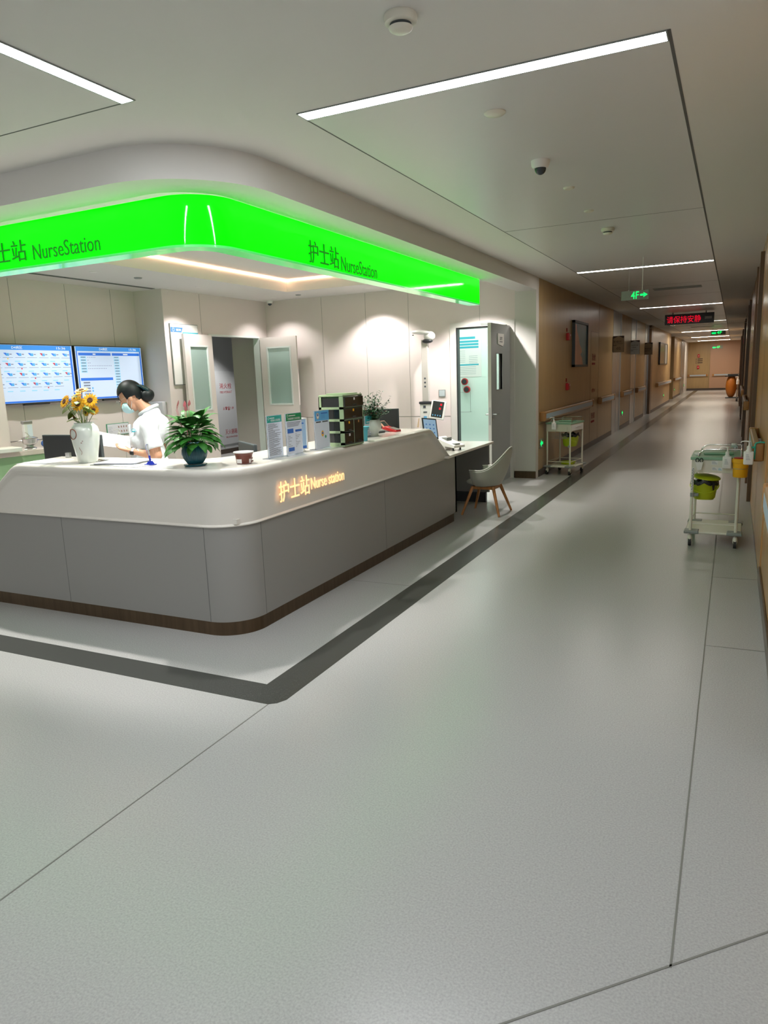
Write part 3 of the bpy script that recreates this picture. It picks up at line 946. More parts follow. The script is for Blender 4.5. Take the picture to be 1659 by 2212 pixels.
def trolley(name, label, loc, rz):
    t = thing(name, label, 'trolley', loc, rz, 'medical trolleys')
    W, D = .18, .25      # half sizes of the leg rectangle
    for i, (sx, sy) in enumerate(((-1, -1), (1, -1), (-1, 1), (1, 1))):
        b = B(); b.frustum((sx * W, sy * D, .12), (sx * W, sy * D, .76), .0125, .0125, 14); b.build('leg', OFFW, t, True)
        c = B()
        c.ell((sx * W, sy * D, .066), .021, .036, .040)
        c.frustum((sx * W, sy * D, .1), (sx * W, sy * D, .125), .008, .008, 10)
        cc = c.build('caster', OFFW, t, True)
        c = B(); c.frustum((sx * W - .012, sy * D - .006, .038), (sx * W + .012, sy * D - .006, .038), .038, .038, 22)
        c.build('wheel', RUBBER, cc, True)
    b = B(); b.box(-W - .045, W + .045, -D - .035, D + .035, .115, .135, .008)
    b.mi = 1
    for sx in (-1, 1):
        for sy in (-1, 1):
            x0, x1 = sorted((sx * (W + .052), sx * (W - .07))); y0, y1 = sorted((sy * (D + .042), sy * (D - .07)))
            b.box(x0, x1, y0, y1, .112, .139, .008)
    b.build('base_shelf', [OFFW, GREYP], t)
    b = B(); r = .005
    for sy in (-1, 1):
        b.frustum((-W, sy * D, .20), (W, sy * D, .20), r, r, 8)
    for sx in (-1, 1):
        b.frustum((sx * W, -D, .20), (sx * W, D, .20), r, r, 8)
    b.build('shelf_rail', OFFW, t)
    b = B(); b.box(-W - .012, W + .012, -D - .012, D + .012, .655, .765, .003); b.build('drawer_box', OFFW, t)
    b = B(); b.box(W + .012, W + .02, -D + .02, D - .02, .665, .75, .003); b.tube([(W + .03, -.1, .72), (W + .035, 0, .725), (W + .03, .1, .72)], .006); b.build('drawer', WHITE, t)
    b = B(); b.box(-W - .022, W + .022, -D - .022, D + .022, .765, .79, .004); b.build('top_tray', GREENP, t)
    b = B()
    for yy_ in (-D + .03, D - .05):
        pts = [(-W + .04, yy_, .79), (-W + .045, yy_, .82), (-W + .075, yy_, .845), (-W + .12, yy_, .852), (W + .0, yy_, .852), (W + .01, yy_, .845), (W + .012, yy_, .79)]
        b.tube(pts, .0065, 8)
    b.frustum((W + .01, -D + .03, .82), (W + .01, D - .05, .82), .005, .005, 8)
    b.build('guard_rail', CHROME, t, True)
    return t


def pump(name, label, loc, rz, parent=None, sc_=1.0, square=False, face=WHITE, ang=0):
    t = thing(name, label, 'bottle', loc, rz)
    b = B()
    if square:
        b.box(-.035, .035, -.024, .024, 0, .105, .01, 3)
        b.lathe([(.026, .10), (.016, .118), (.013, .125)], n=20)
    else:
        b.lathe([(.0, 0), (.031, .0), (.033, .01), (.033, .09), (.028, .108), (.014, .12), (.013, .125)], n=24)
    b.build('bottle_body', face, t, True)
    b = B(); b.lathe([(.016, .123), (.016, .14), (.010, .145), (.006, .15), (.005, .172), (.010, .174), (.010, .182), (.0, .183)], n=18)
    b.tube([(0, 0, .179), (-.03, 0, .182), (-.052, 0, .179), (-.058, 0, .168)], [.006, .0045, .004, .004], 8)
    b.build('pump_head', WHITE, t, True)
    b = B()
    for i in range(4):
        b.box(-.018, .012 - .004 * i, -.0345 if not square else -.0248, -.033 if not square else -.0241, .04 + i * .012, .044 + i * .012)
    b.build('label_print', INKG, t)
    if sc_ != 1:
        t.scale = (sc_,) * 3
    return t


def bucket(label, loc, rz, tilt=0):
    t = thing('waste_bin', label, 'bin', loc, rz, rot=(R(tilt), 0, rz))
    prof = [(.0, 0), (.075, 0), (.09, .02), (.108, .14), (.112, .145), (.108, .15), (.10, .14), (.085, .02), (.0, .012)]
    b = B(); b.lathe(prof, n=32); b.build('bucket', LIME, t, True)
    b = B(); b.lathe([(.113, .135), (.116, .15), (.108, .168), (.098, .16), (.101, .12)], n=40)
    for v in b.bm.verts:
        v.co.z += .012 * math.sin(7 * math.atan2(v.co.y, v.co.x)) ; v.co.x *= 1 + .02 * math.sin(11 * v.co.z * 30)
    b.poly([(.06, -.1, .15), (.09, -.085, .15), (.08, -.1, .09), (.07, -.106, .085)])
    b.build('bin_bag', BAG, t, True)
    b = B()
    pts = [(.115 * math.cos(a), -.0 + .115 * math.sin(a) * math.cos(R(38)), .13 - abs(math.sin(a)) * .07) for a in [R(-180 + 12 * i) for i in range(16)]]
    b.tube(pts, [.006] * len(pts), 8); b.build('handle', LIME, t, True)
    return t


# trolley on the right, near
ct = trolley('medical_trolley', 'medical trolley with green tray and yellow sharps bin near the right wall', (-.10, 6.97, 0), R(-1))
bucket('lime green waste bin with black bag hanging on the trolley by the right wall', (-.19, 6.83, .40), 0, -6)
b = B(); b.lathe([(.113, .158), (.113, .166), (.10, .175), (.05, .182), (0, .183)], n=32); 
lid = b.build('bin_lid', LIME, None, True)
lid.location = (-.195, 6.86, .435); lid.rotation_euler = (R(4), R(7), 0)
tag(lid, 'lime green lid resting on the waste bin of the right trolley', 'lid')
t = thing('sharps_bin', 'yellow sharps bin with red opening on the right trolley', 'bin', (.085, 6.67, .63))
b = B(); b.lathe([(.0, 0), (.052, 0), (.056, .006), (.062, .12), (.066, .122), (.069, .135), (.068, .15), (.060, .158), (.05, .158)], n=32); b.build('bucket', YEL, t, True)
b = B(); b.lathe([(0, .1585), (.054, .1585), (.056, .163), (.05, .166), (0, .165)], n=32); b.build('red_lid', RED, t, True)
b = B(); b.tube([(.063 * math.cos(a), .063 * math.sin(a), .075) for a in [R(15 * i) for i in range(25)]], .002, 6); b.tube([(-.02, .06, .075), (-.03, .085, .075)], .002, 6); b.build('wire_holder', STAINL, t)
pump('pump_bottle', 'white square pump bottle on the front of the right trolley', (-.02, 6.665, .70), R(0), square=True)
pump('pump_bottle', 'white pump bottle hanging from the teal hook on the right handrail', (.13, 6.165, .80), R(0), square=True)
t = thing('bottle_hook', 'teal plastic hook clipped over the end of the right handrail', 'hook', (.165, 6.19, .80))
b = B(); b.box(0.0, .012, -.012, .0, .04, .16, .003); b.box(-.05, .01, -.016, -.004, .125, .14, .003); b.tube([(.005, -.004, .15), (.012, -.006, .165), (.035, -.004, .172), (.06, -.003, .172), (.072, -.002, .168)], .006, 8); b.build('hook', TEALG, t, True)
t = thing('scissors', 'black handled scissors in a white holder on the right trolley', 'scissors', (-.235, 6.69, .65))
b = B()
for sx in (-1, 1):
    b.tube([(sx * .016 + .012 * math.cos(a), -.012, .115 + .018 * math.sin(a)) for a in [R(30 * i) for i in range(13)]], .004, 6)
b.build('handles', BLACK, t, True)
b = B(); b.poly([(-.03, -.022, .10), (.03, -.022, .10), (.018, -.022, .035), (-.012, -.022, .03)], .016, (0, 1, 0)); b.build('holder', WHITE, t)
for k, (x, z0, sz, m) in enumerate(((-.14, .725, (.05, .035), INKG), (-.135, .675, (.045, .03), INKG), (-.088, .672, (.035, .03), INKTL))):
    b = B(); b.box(0, sz[0], -.001, 0, 0, sz[1]); b.mi = 1
    for i in range(3):
        b.box(.004, sz[0] * (.9 - .15 * i), -.0014, -.001, sz[1] * (.2 + .25 * i), sz[1] * (.3 + .25 * i))
    tag(b.build('sticker', [WHITE, m], None, False, (x, 6.705, z0)), ['upper grey printed sticker on the right trolley', 'lower grey printed sticker on the right trolley', 'small teal and white sticker on the right trolley'][k], 'sticker')
t = thing('chart_tag', 'narrow patterned hanging tag on the left leg of the right trolley', 'tag', (-.283, 6.70, .50))
b = B(); b.box(-.008, .008, -.014, -.012, 0, .2); b.mi = 1
for i in range(16):
    b.box(-.006 + .004 * (i % 2), .004 + .003 * (i % 2), -.0148, -.014, .006 + .012 * i, .012 + .012 * i)
b.build('tag_strip', [WHITE, INK], t)
b = B(); b.frustum((-.28, 6.72, .44), (-.28, 6.72, .475), .019, .019, 14); b.box(-.265, -.23, 6.70, 6.74, .445, .47, .004)
tag(b.build('pole_clamp', GREYP, None, True), 'grey clamp holding the waste bin to the right trolley leg', 'clamp')
b = B(); b.box(-.12, .12, -.07, .07, 0, .018, .008, 3)
tag(b.build('instrument_tray', GREENP, None, True, (-.09, 6.95, .791)), 'green instrument tray on top of the right trolley', 'tray')
t = thing('glass_jar', 'small clear jar with a white cap on the right trolley', 'jar', (.03, 7.02, .809))
b = B(); b.lathe([(0, 0), (.028, 0), (.03, .01), (.03, .04), (.02, .05), (.018, .055)], n=20); b.build('jar_body', CLEARP, t, True)
b = B(); b.lathe([(0, .055), (.022, .055), (.022, .07), (0, .071)], n=20); b.build('cap', WHITE, t, True)
b = B(); b.ell((0, 0, .015), .03, .02, .016); b.box(-.02, .02, -.03, .0, .0, .02, .004)
tag(b.build('dressing_pack', WHITE, None, True, (-.255, 6.85, .79)), 'crumpled white dressing pack on the left corner of the right trolley', 'pack')

# trolley on the left wall
c2 = dup(ct, (-2.295, 11.08, 0), R(-10), 'medical trolley with wire basket and lime bin beside the left corridor wall')
bucket('lime green waste bin on the trolley by the left wall', (-2.2, 11.02, .42), R(70), 0).scale = (1.15, 1.15, 1.15)
t = thing('lime_basin', 'lime green basin on the bottom shelf of the left trolley', 'basin', (-2.25, 11.1, .137))
b = B(); b.lathe([(0, .0), (.10, 0), (.115, .035), (.122, .038), (.11, .03), (.095, .008), (0, .006)], n=32); b.build('bowl', LIME, t, True)
pump('pump_bottle', 'white pump bottle on the front of the left trolley', (-2.40, 10.77, .69), R(10), square=True)
t = thing('wire_basket', 'small wire basket hanging from the front of the left trolley', 'basket', (-2.30, 10.79, .56), R(-10))
b = B()
for z0 in (0, .02, .04, .07):
    w_ = .11
    b.tube([(-w_, 0, z0), (-w_, -.09, z0), (w_, -.09, z0), (w_, 0, z0), (-w_, 0, z0)], .0015, 4)
for i in range(15):
    x = -.11 + .22 * i / 14
    b.tube([(x, 0, 0), (x, -.09, 0), (x, -.09, .07)], .001, 4)
for x in (-.08, .1):
    b.tube([(x, 0, .0), (x, 0, .16)], .002, 4)
b.build('wire_frame', STAINL, t)
b = B(); b.box(-.12, .12, -.07, .07, 0, .018, .008, 3)
o_ = b.build('instrument_tray', GREENP, None, True, (-2.26, 11.1, .791)); o_.rotation_euler = (0, 0, R(-10))
tag(o_, 'green instrument tray on top of the left trolley', 'tray')
b = B(); b.frustum((0, 0, 0), (0, 0, .03), .017, .017, 14); tag(b.build('pole_clamp', GREYP, None, True, (-2.175, 10.80, .42)), 'grey clamp on the front leg of the left trolley', 'clamp')

# laundry trolley far away
t = thing('laundry_trolley', 'orange bag laundry trolley far down the corridor by the right wall', 'trolley', (-.05, 33.5, 0))
b = B(); b.ell((-.05, 0, .62), .21, .25, .48, None, 24, 16); b.build('laundry_bag', ORGB, t, 'all')
b = B(); b.box(-.30, .24, -.25, .25, 1.02, 1.06, .01); b.box(-.2, .25, -.2, .2, 1.06, 1.12, .02); b.build('lid', BLACK, t)
for sy in (-1, 1):
    b = B(); b.frustum((.18, sy * .22, .06), (.2, sy * .22, 1.1), .018, .018, 8); b.build('post', STAINL, t)
    b = B(); b.frustum((.15, sy * .22, .07), (.22, sy * .22, .07), .07, .07, 16); b.build('wheel', RUBBER, t)
b = B(); b.box(-.25, .25, -.2, .2, .13, .17); b.build('base_frame', DGREY, t)
pump('pump_bottle', 'pale pump bottle hanging beside the far orange laundry bag', (.14, 33.2, .70), 0, sc_=1.7)
for y, z0, l in ((26.0, 2.15, 'red alarm unit high on the far right wall'), (23.3 + 1.9, 1.25, 'red alarm unit at rail height on the far right wall')):
    b = B(); b.box(-.03, 0, -.08, .08, 0, .18, .006); tag(b.build('fire_alarm', RED, None, False, (.235, y, z0)), l, 'fire alarm')

# ------------------------------------------------------------------ chair
ch = thing('tub_chair', 'grey-green upholstered armchair with wooden legs at the low desk', 'chair', (-2.47, 7.70, 0), R(-92))
# local: faces -Y (towards the desk); shell is a swept tub
b = B()
N = 30
rings = []
for k in range(11):
    v = k / 10
    ring = []
    for i in range(N + 1):
        a = PI * 1.30 * (i / N - .5) + PI / 2          # opens towards -Y
        back = max(0, math.cos((a - PI / 2) * .95))
        top = .505 + .245 * (max(0, math.cos((a - PI / 2) / 1.0)) ** 2.0)
        rx, ry = .205 + .035 * v, .20 + .05 * v
        lean = .05 * v * back
        x = rx * math.cos(a)
        y = ry * math.sin(a) + lean - .01
        sideout = 1.0
        zb = .325 + .0 * back
        z = zb + (top - zb) * v
        # bowl shape at bottom
        sh = .74 + .26 * min(1, v * 2.2) ** .6
        ring.append(b.bm.verts.new((x * sh, y * sh, z)))
    rings.append(ring)
for A, C in zip(rings, rings[1:]):
    for i in range(N):
        b.bm.faces.new((A[i], A[i + 1], C[i + 1], C[i]))
shell = b.build('shell', CHAIRM, ch, 'all')
bake(shell, [('SOLIDIFY', dict(thickness=.028, offset=0)), ('SUBSURF', dict(levels=1))])
b = B(); top = [v.co.copy() for v in shell.data.vertices][:0]
pts = []
for i in range(N + 1):
    a = PI * 1.30 * (i / N - .5) + PI / 2
    back = max(0, math.cos((a - PI / 2) * .95))
    tz = .505 + .245 * (max(0, math.cos(a - PI / 2)) ** 2.0)
    pts.append((.242 * math.cos(a), .25 * math.sin(a) + .05 * back - .01, tz + .005))
b.tube(pts, .007, 8); b.build('piping', CHAIRP, ch, True)
b = B(); b.ell((0, -.03, .36), .19, .20, .045); b.build('seat_cushion', CHAIRM, ch, 'all')
b = B(); b.box(-.13, .13, -.13, -.095, .285, .32, .006); b.box(-.13, .13, .095, .13, .285, .32, .006); b.box(-.13, -.095, -.13, .13, .285, .32, .006); b.box(.095, .13, -.13, .13, .285, .32, .006); b.build('under_frame', LEGW, ch)
for sx in (-1, 1):
    for sy in (-1, 1):
        b = B(); b.frustum((sx * .12, sy * .12, .315), (sx * .215, sy * .22, 0), .019, .0125, 10); b.build('leg', LEGW, ch, True)

# ------------------------------------------------------------------ things on the counter
Z1 = CT + .0012


def leafmesh(b, base, az, el, L_, W_, droop=.5, n=6, tipw=.0):
    base = Vector(base)
    d = Vector((math.cos(az) * math.cos(el), math.sin(az) * math.cos(el), math.sin(el)))
    side = Vector((-math.sin(az), math.cos(az), 0))
    p = base.copy()
    rows = []
    e = el
    for i in range(n + 1):
        t = i / n
        wv = W_ * math.sin(PI * min(1, t ** .75 * .97 + .02)) * .5
        dd = Vector((math.cos(az) * math.cos(e), math.sin(az) * math.cos(e), math.sin(e)))
        up = side.cross(dd)
        rows.append([b.bm.verts.new(b.M @ (p + side * wv - up * wv * .25 * -1)), b.bm.verts.new(b.M @ p), b.bm.verts.new(b.M @ (p - side * wv + up * wv * .25))])
        p = p + dd * L_ / n
        e -= droop / n * (1 + t)
    for A, C in zip(rows, rows[1:]):
        for k in (0, 1):
            f = b.bm.faces.new((A[k], A[k + 1], C[k + 1], C[k]))
            f.material_index = b.mi
            f.smooth = True


# vase
V0 = (-3.985, 3.52, Z1)
t = thing('ceramic_vase', 'tall pale glazed vase with brown ring motif holding sunflowers', 'vase', V0)
b = B(); b.lathe([(0, 0), (.060, 0), (.064, .006), (.070, .04), (.085, .12), (.093, .18), (.093, .215), (.085, .245), (.066, .262), (.062, .268), (.066, .272), (.060, .272), (.058, .26), (.05, .2), (0, .03)], n=48); b.build('vase_body', VASE, t, True)
b = B()
for i in range(24):
    a = R(195 + 3.4 * math.cos(2 * PI * i / 24) * 6)
c0 = R(262)
pts = []
for i in range(25):
    q = 2 * PI * i / 24
    a = c0 + .36 * math.cos(q)
    pts.append((.0935 * math.cos(a), .0935 * math.sin(a), .20 + .034 * math.sin(q)))
b.tube(pts, .0032, 6)
for i in range(10):
    a = c0 + .62 + .05 * (i % 4); z0 = .12 + .012 * (i // 2)
    b.ell((.0885 * math.cos(a), .0885 * math.sin(a), z0 + .02), .002, .002, .004, None, 6, 4)
pts = [(.083 * math.cos(c0 + .5 + .1 * math.sin(i)), .083 * math.sin(c0 + .5 + .1 * math.sin(i)), .06 + .01 * i) for i in range(6)]
b.tube(pts, .0012, 5)
b.build('painted_motif', VASEP, t, True)


def sunflower(dx, dz, dy, nx, tilt, label, r=.045):
    """dx along X, dy towards camera, dz height above vase mouth; head normal"""
    head = Vector((V0[0] + dx, V0[1] + dy, V0[2] + .27 + dz))
    t = thing('sunflower', label, 'flower', head, 0, 'sunflowers in the pale vase')
    nrm = Vector(nx).normalized()
    q = nrm.to_track_quat('Z', 'Y').to_matrix().to_4x4()
    b = B(); b.M = q
    for ringn, rr, off, zz in ((15, r, 0, .0), (13, r * .85, .2, .006)):
        for i in range(ringn):
            a = 2 * PI * i / ringn + off
            leafmesh(b, (math.cos(a) * r * .3, math.sin(a) * r * .3, zz), a, R(12), rr * .78, r * .36, R(20), 4)
    b.build('petals', PETAL, t)
    b = B(); b.M = q; b.lathe([(0, -.004), (r * .36, -.002), (r * .40, .006), (r * .3, .012), (0, .009)], n=20); b.build('seed_disc', SEEDM, t, True)
    b = B()
    mouth = Vector((V0[0] + dx * .22, V0[1] + dy * .2, V0[2] + .22)) - head
    b.tube([mouth, mouth * .6 + Vector((dx * -.1, 0, 0)), mouth * .25 + Vector((0, 0, -.005)), -nrm * .006], .0022, 6); b.build('stem', STEM, t, True)
    return t


F = (.35, -.93, .35)
sunflower(-.155, .145, .0, (-.2, -.9, .5), 0, 'sunflower at the far left of the vase bouquet', .05)
sunflower(-.075, .17, .03, (.0, -.75, .75), 0, 'sunflower second from the left, facing up', .046)
sunflower(.015, .13, -.04, (.25, -.93, .3), 0, 'large sunflower facing forward in the middle of the bouquet', .052)
sunflower(.085, .15, .0, (.5, -.8, .4), 0, 'sunflower on the right of the bouquet', .05)
sunflower(-.02, .215, .03, (.1, -.3, .95), 0, 'topmost sunflower, seen edge-on', .046)
sunflower(.075, .085, .03, (.5, -.85, .1), 0, 'small lower right sunflower', .036)
sunflower(-.01, .07, .04, (.1, -.95, .1), 0, 'sunflower bud low in the middle of the bouquet', .030)
sunflower(-.10, .035, .02, (-.5, -.7, -.5), 0, 'drooping sunflower turned down at the lower left', .036)
t = thing('sunflower_foliage', 'broad olive leaves among the sunflower stems', 'leaves', (V0[0], V0[1], V0[2] + .27))
b = B()
for p, az, el, l, w_, dr_ in (((-.13, 0, .12), R(200), R(-35), .08, .07, .5), ((-.06, -.01, .10), R(190), R(-40), .10, .085, .4), ((-.04, 0, .03), R(185), R(5), .12, .07, .6), ((0, -.02, 0), R(250), R(40), .07, .06, .5), ((.03, -.02, .10), R(230), R(25), .09, .05, .8),
                           ((.03, 0, .12), R(-20), R(-30), .08, .05, .5), ((.02, 0, .02), R(0), R(10), .12, .018, .3), ((-.02, .0, .17), R(170), R(30), .09, .05, .9), ((.05, 0, .1), R(0), R(-20), .08, .05, .3), ((-.04, -.02, .15), R(220), R(-30), .09, .06, .3), ((.0, -.02, .16), R(-60), R(-20), .07, .05, .3)):
    leafmesh(b, p, az, el, l, w_, dr_)
    b.tube([(p[0] * .1, 0, -.04), (p[0] * .6, p[1] * .5, p[2] * .5), p], .0016, 5)
b.build('leaves', LEAFO, t)

# clipboard and papers
t = thing('clipboard', 'clipboard with stack of white sheets and metal clip beside the vase', 'clipboard', (-3.68, 3.52, Z1), R(14))
b = B(); b.box(-.16, .16, -.11, .11, 0, .004, .001); b.build('board', GREYP, t)
b = B()
for i, a in enumerate((0, 3, -4, 6)):
    b.M = Matrix.Rotation(R(a), 4, 'Z'); b.box(-.14, .16, -.1, .105, .0045 + .002 * i, .006 + .002 * i)
b.build('paper_sheets', PAPER, t)
b = B(); b.box(-.155, -.12, -.05, .05, .012, .02, .003); b.tube([(-.15, -.03, .018), (-.165, 0, .026), (-.15, .03, .018)], .003, 6); b.build('metal_clip', CHROME, t, True)
b = B(); b.box(-.13, .13, -.06, .06, 0, .0015)
o_ = b.build('loose_sheet', PAPERB, None, False, (-3.5, 3.42, Z1)); o_.rotation_euler = (0, 0, R(-5)); tag(o_, 'pale lilac loose sheet between clipboard and desk pen', 'paper')
b = B(); b.box(-.12, .12, -.12, .12, 0, .0015)
tag(b.build('loose_sheet', PAPER, None, False, (-4.38, 3.52, Z1)), 'white sheet at the left end of the counter top', 'paper')
b = B(); b.box(-.3, .0, -.2, .2, 0, .03, .01); o_ = b.build('paper_pile', PAPER, None, False, (-3.9, 3.95, .746)); tag(o_, 'pile of white papers on the desk in front of the nurse', 'paper')
b = B(); b.box(-.02, .02, -.012, .012, 0, .036, .002); tag(b.build('card_box', STAINL, None, False, (-4.42, 3.73, Z1)), 'small silver box on the counter edge in front of the black monitor', 'box')

# desk pen
t = thing('desk_pen', 'blue chained desk pen standing upright on its base', 'pen', (-3.375, 3.475, Z1))
b = B(); b.poly([(-.035, -.02, 0), (.035, -.02, 0), (.035, .02, 0), (-.035, .02, 0)], .006, (0, 0, 1)); b.frustum((0, 0, .006), (0, 0, .024), .026, .014, 4); b.build('base', BLUEP, t)
b = B(); b.frustum((0, 0, .022), (-.004, 0, .06), .006, .007, 10); b.build('grip', BLUEP, t, True)
b = B(); b.frustum((-.004, 0, .06), (-.01, 0, .128), .0045, .004, 10); b.frustum((-.01, 0, .128), (-.0105, 0, .134), .005, .004, 8); b.build('barrel', CLEARP, t, True)
b = B(); b.tube([(-.011, 0, .134), (-.02, -.002, .13), (-.022, -.004, .11), (-.012, -.01, .08), (0.004, -.012, .06), (.02, -.01, .035), (.028, 0, .012)], .0014, 6); b.build('coiled_cord', BLUEP, t, True)

# lily pot
t = thing('potted_anthurium', 'leafy plant with pink blooms in a dark teal ribbed pot', 'plant', (-3.025, 3.50, Z1))
b = B(); b.lathe([(0, 0), (.066, 0), (.073, .008), (.07, .011), (.0, .008)], n=40); b.build('saucer', POTT, t, True)
b = B(); b.lathe([(0, .012), (.045, .012), (.052, .02), (.072, .05), (.08, .075), (.078, .10), (.066, .13), (.058, .15), (.053, .15), (.06, .12), (0, .11)], n=144, flute=36, fd=.003); b.build('pot', POTT, t, 'all')
b = B(); b.lathe([(0, .12), (.056, .125), (0, .13)], n=20); b.build('soil', SOIL, t)
b = B()
for i in range(104):
    lay = i / 104
    az = i * 2.39996
    el = R(8 + 62 * lay + rnd.uniform(-10, 10))
    Lb = rnd.uniform(.095, .15)
    stem_r = (.045 + .075 * (1 - lay))
    zb = .135 + .15 * lay + rnd.uniform(-.015, .02)
    p = (stem_r * math.cos(az) * rnd.uniform(.5, 1.05), stem_r * math.sin(az) * rnd.uniform(.5, 1.05), zb)
    leafmesh(b, p, az + rnd.uniform(-.4, .4), el - R(18), Lb, Lb * rnd.uniform(.44, .60), rnd.uniform(.6, 1.3), 6)
    if i % 2 == 0:
        b.tube([(p[0] * .2, p[1] * .2, .12), (p[0] * .6, p[1] * .6, zb * .7 + .03), p], .0015, 4)
b.build('foliage', LEAF, t)
b = B()
for x, y, z0, a in ((-0.085, -0.03, 0.37, 100), (-0.1, -0.019999999999999997, 0.35, 120), (-0.015, -0.04, 0.365, 60), (0.01, -0.03, 0.37, 70), (0.005, -0.05, 0.34, 40)):
    leafmesh(b, (x, y, z0), R(a - 90), R(62), .045, .02, -.2, 5)
    b.tube([(x * .2, y, .14), (x * .7, y, z0 * .7), (x, y, z0)], .0015, 5)
b.build('pink_blooms', PINKF, t)

# ice cream tub
t = thing('ice_cream_tub', 'brown and white open food tub with cursive lettering beside the standing notices', 'tub', (-2.765, 3.655, Z1), R(58))
b = B()
b.lathe([(0, 0), (.046, 0), (.048, .004), (.052, .05), (.060, .062), (.061, .070), (.057, .07), (.048, .01), (0, .006)], n=40); b.build('tub_body', CHOC, t, True)
b = B(); b.lathe([(.058, .068), (.063, .068), (.064, .075), (.058, .076)], n=40); b.build('rim', WHITE, t, True)
b = B()
for a0, a1 in ((-72, -8), (-175, -128)):
    n = 8
    for i in range(n):
        q0, q1 = R(a0 + (a1 - a0) * i / n), R(a0 + (a1 - a0) * (i + 1) / n)
        b.poly([(.0487 * math.cos(q0), .0487 * math.sin(q0), .005), (.0487 * math.cos(q1), .0487 * math.sin(q1), .005), (.0528 * math.cos(q1), .0528 * math.sin(q1), .05), (.0528 * math.cos(q0), .0528 * math.sin(q0), .05)])
b.build('wrapper_label', WHITE, t)
b = B(); b.M = Matrix.Rotation(R(50), 4, 'Z'); b.text('Dove', -.021, .021, .025, .043, -.0517, .0008); b.box(-.012, .022, -.052, -.0505, .008, .018, .003); b.build('lettering', CHOC, t)


def notice(name, label, x, y0, y1, z1, hd, cols, lines, kind=0, lean=0):
    """upright acrylic notice facing +X"""
    w_ = y1 - y0
    t = thing(name, label, 'sign', (x, (y0 + y1) / 2, Z1), PI / 2)
    h = z1 - Z1
    b = B(); b.box(-w_ / 2, w_ / 2, -.001, .004, .004, h); b.box(-w_ / 2, w_ / 2, -.01, .05, 0, .004)
    b.build('acrylic_stand', CLEARP, t)
    b = B(); b.box(-w_ / 2 + .004, w_ / 2 - .004, -.0022, -.0012, .01, h - .004)
    b.mi = 1; b.box(-w_ / 2 + .004, w_ / 2 - .004, -.003, -.0022, h - hd, h - .004)
    b.build('printed_sheet', cols, t)
    b = B()
    lines(b, w_, h)
    b.build('print_marks', [INK, INKB, WHITE, INKL, INKGR, YEL], t)


def marks1(b, w, h):
    b.mi = 2; b.text('住院病人告知须知', -w * .25, w * .38, h - .042, h - .026, -.0032, .0004); b.tube([(-w * .38 + .007 * math.cos(R(30 * i)), -.0034, h - .02 + .009 * math.sin(R(30 * i))) for i in range(13)], .0007, 4)
    b.box(-w * .3, w * .0, -.0034, -.003, h - .021, h - .016)
    b.mi = 0
    r = random.Random(3)
    for i in range(34):
        z = h - .058 - i * .0062
        b.box(-w * .44, -w * .44 + w * .86 * r.uniform(.35, 1), -.0028, -.0022, z, z + .0022)


def marks2(b, w, h):
    b.mi = 2; b.text('住院楼餐厅扫码须知', -w * .38, w * .38, h - .045, h - .03, -.0032, .0004); b.tube([(-w * .38 + .007 * math.cos(R(30 * i)), -.0034, h - .018 + .009 * math.sin(R(30 * i))) for i in range(13)], .0007, 4)
    b.box(-w * .3, w * .1, -.0034, -.003, h - .02, h - .015)
    b.mi = 0
    for i in range(4):
        b.box(-w * .42, w * (.42 - .05 * i), -.0028, -.0022, h - .065 - i * .0085, h - .062 - i * .0085)
    b.mi = 1
    b.box(-w * .42, -w * .06, -.003, -.0022, h - .135, h - .105); b.box(w * .06, w * .46, -.003, -.0022, h - .13, h - .115); b.box(-w * .4, w * -.05, -.003, -.0022, .03, .055)
    b.mi = 0
    for i in range(9):
        z = h - .145 - i * .011
        b.box(-w * .4, -w * (.4 - .25 * ((i * 7) % 5) / 5 - .05), -.0028, -.0022, z, z + .002); b.box(w * .06, w * (.12 + .3 * ((i * 3) % 4) / 4), -.0028, -.0022, z, z + .002)


def marks3(b, w, h):
    b.mi = 5; b.ell((-w * .28, -.0034, h - .04), .018, .0006, .022, None, 24, 8); b.mi = 2; b.ell((-w * .28, -.0038, h - .04), .014, .0005, .018, None, 24, 8); b.mi = 1; b.ell((-w * .28, -.0042, h - .033), .01, .0005, .009, None, 16, 8)
    b.mi = 1; b.box(-w * .05, w * .38, -.0034, -.003, h - .027, h - .018)
    for i in range(3):
        b.box(-w * .05, w * .2, -.0034, -.003, h - .038 - .01 * i, h - .036 - .01 * i)
    b.mi = 0; b.box(-w * .4, w * -.08, -.0028, -.0022, h - .088, h - .079); b.box(w * .02, w * .4, -.0028, -.0022, h - .088, h - .079)
    b.mi = 5; b.ell((0, -.003, h * .40), .017, .0006, .022, None, 24, 8); b.mi = 1; b.ell((0, -.0034, h * .41), .01, .0005, .009, None, 16, 8)
    b.mi = 4; b.ell((w * .2, -.003, h * .31), .011, .0006, .011, None, 20, 8)


def marks4(b, w, h):
    b.mi = 2; b.box(-w * .3, w * .3, -.0034, -.003, h - .06, h - .05)
    b.mi = 0
    for i in range(8):
        b.box(-w * .4, w * (.1 + .25 * ((i * 3) % 4) / 4), -.0028, -.0022, h - .1 - i * .012, h - .097 - i * .012)


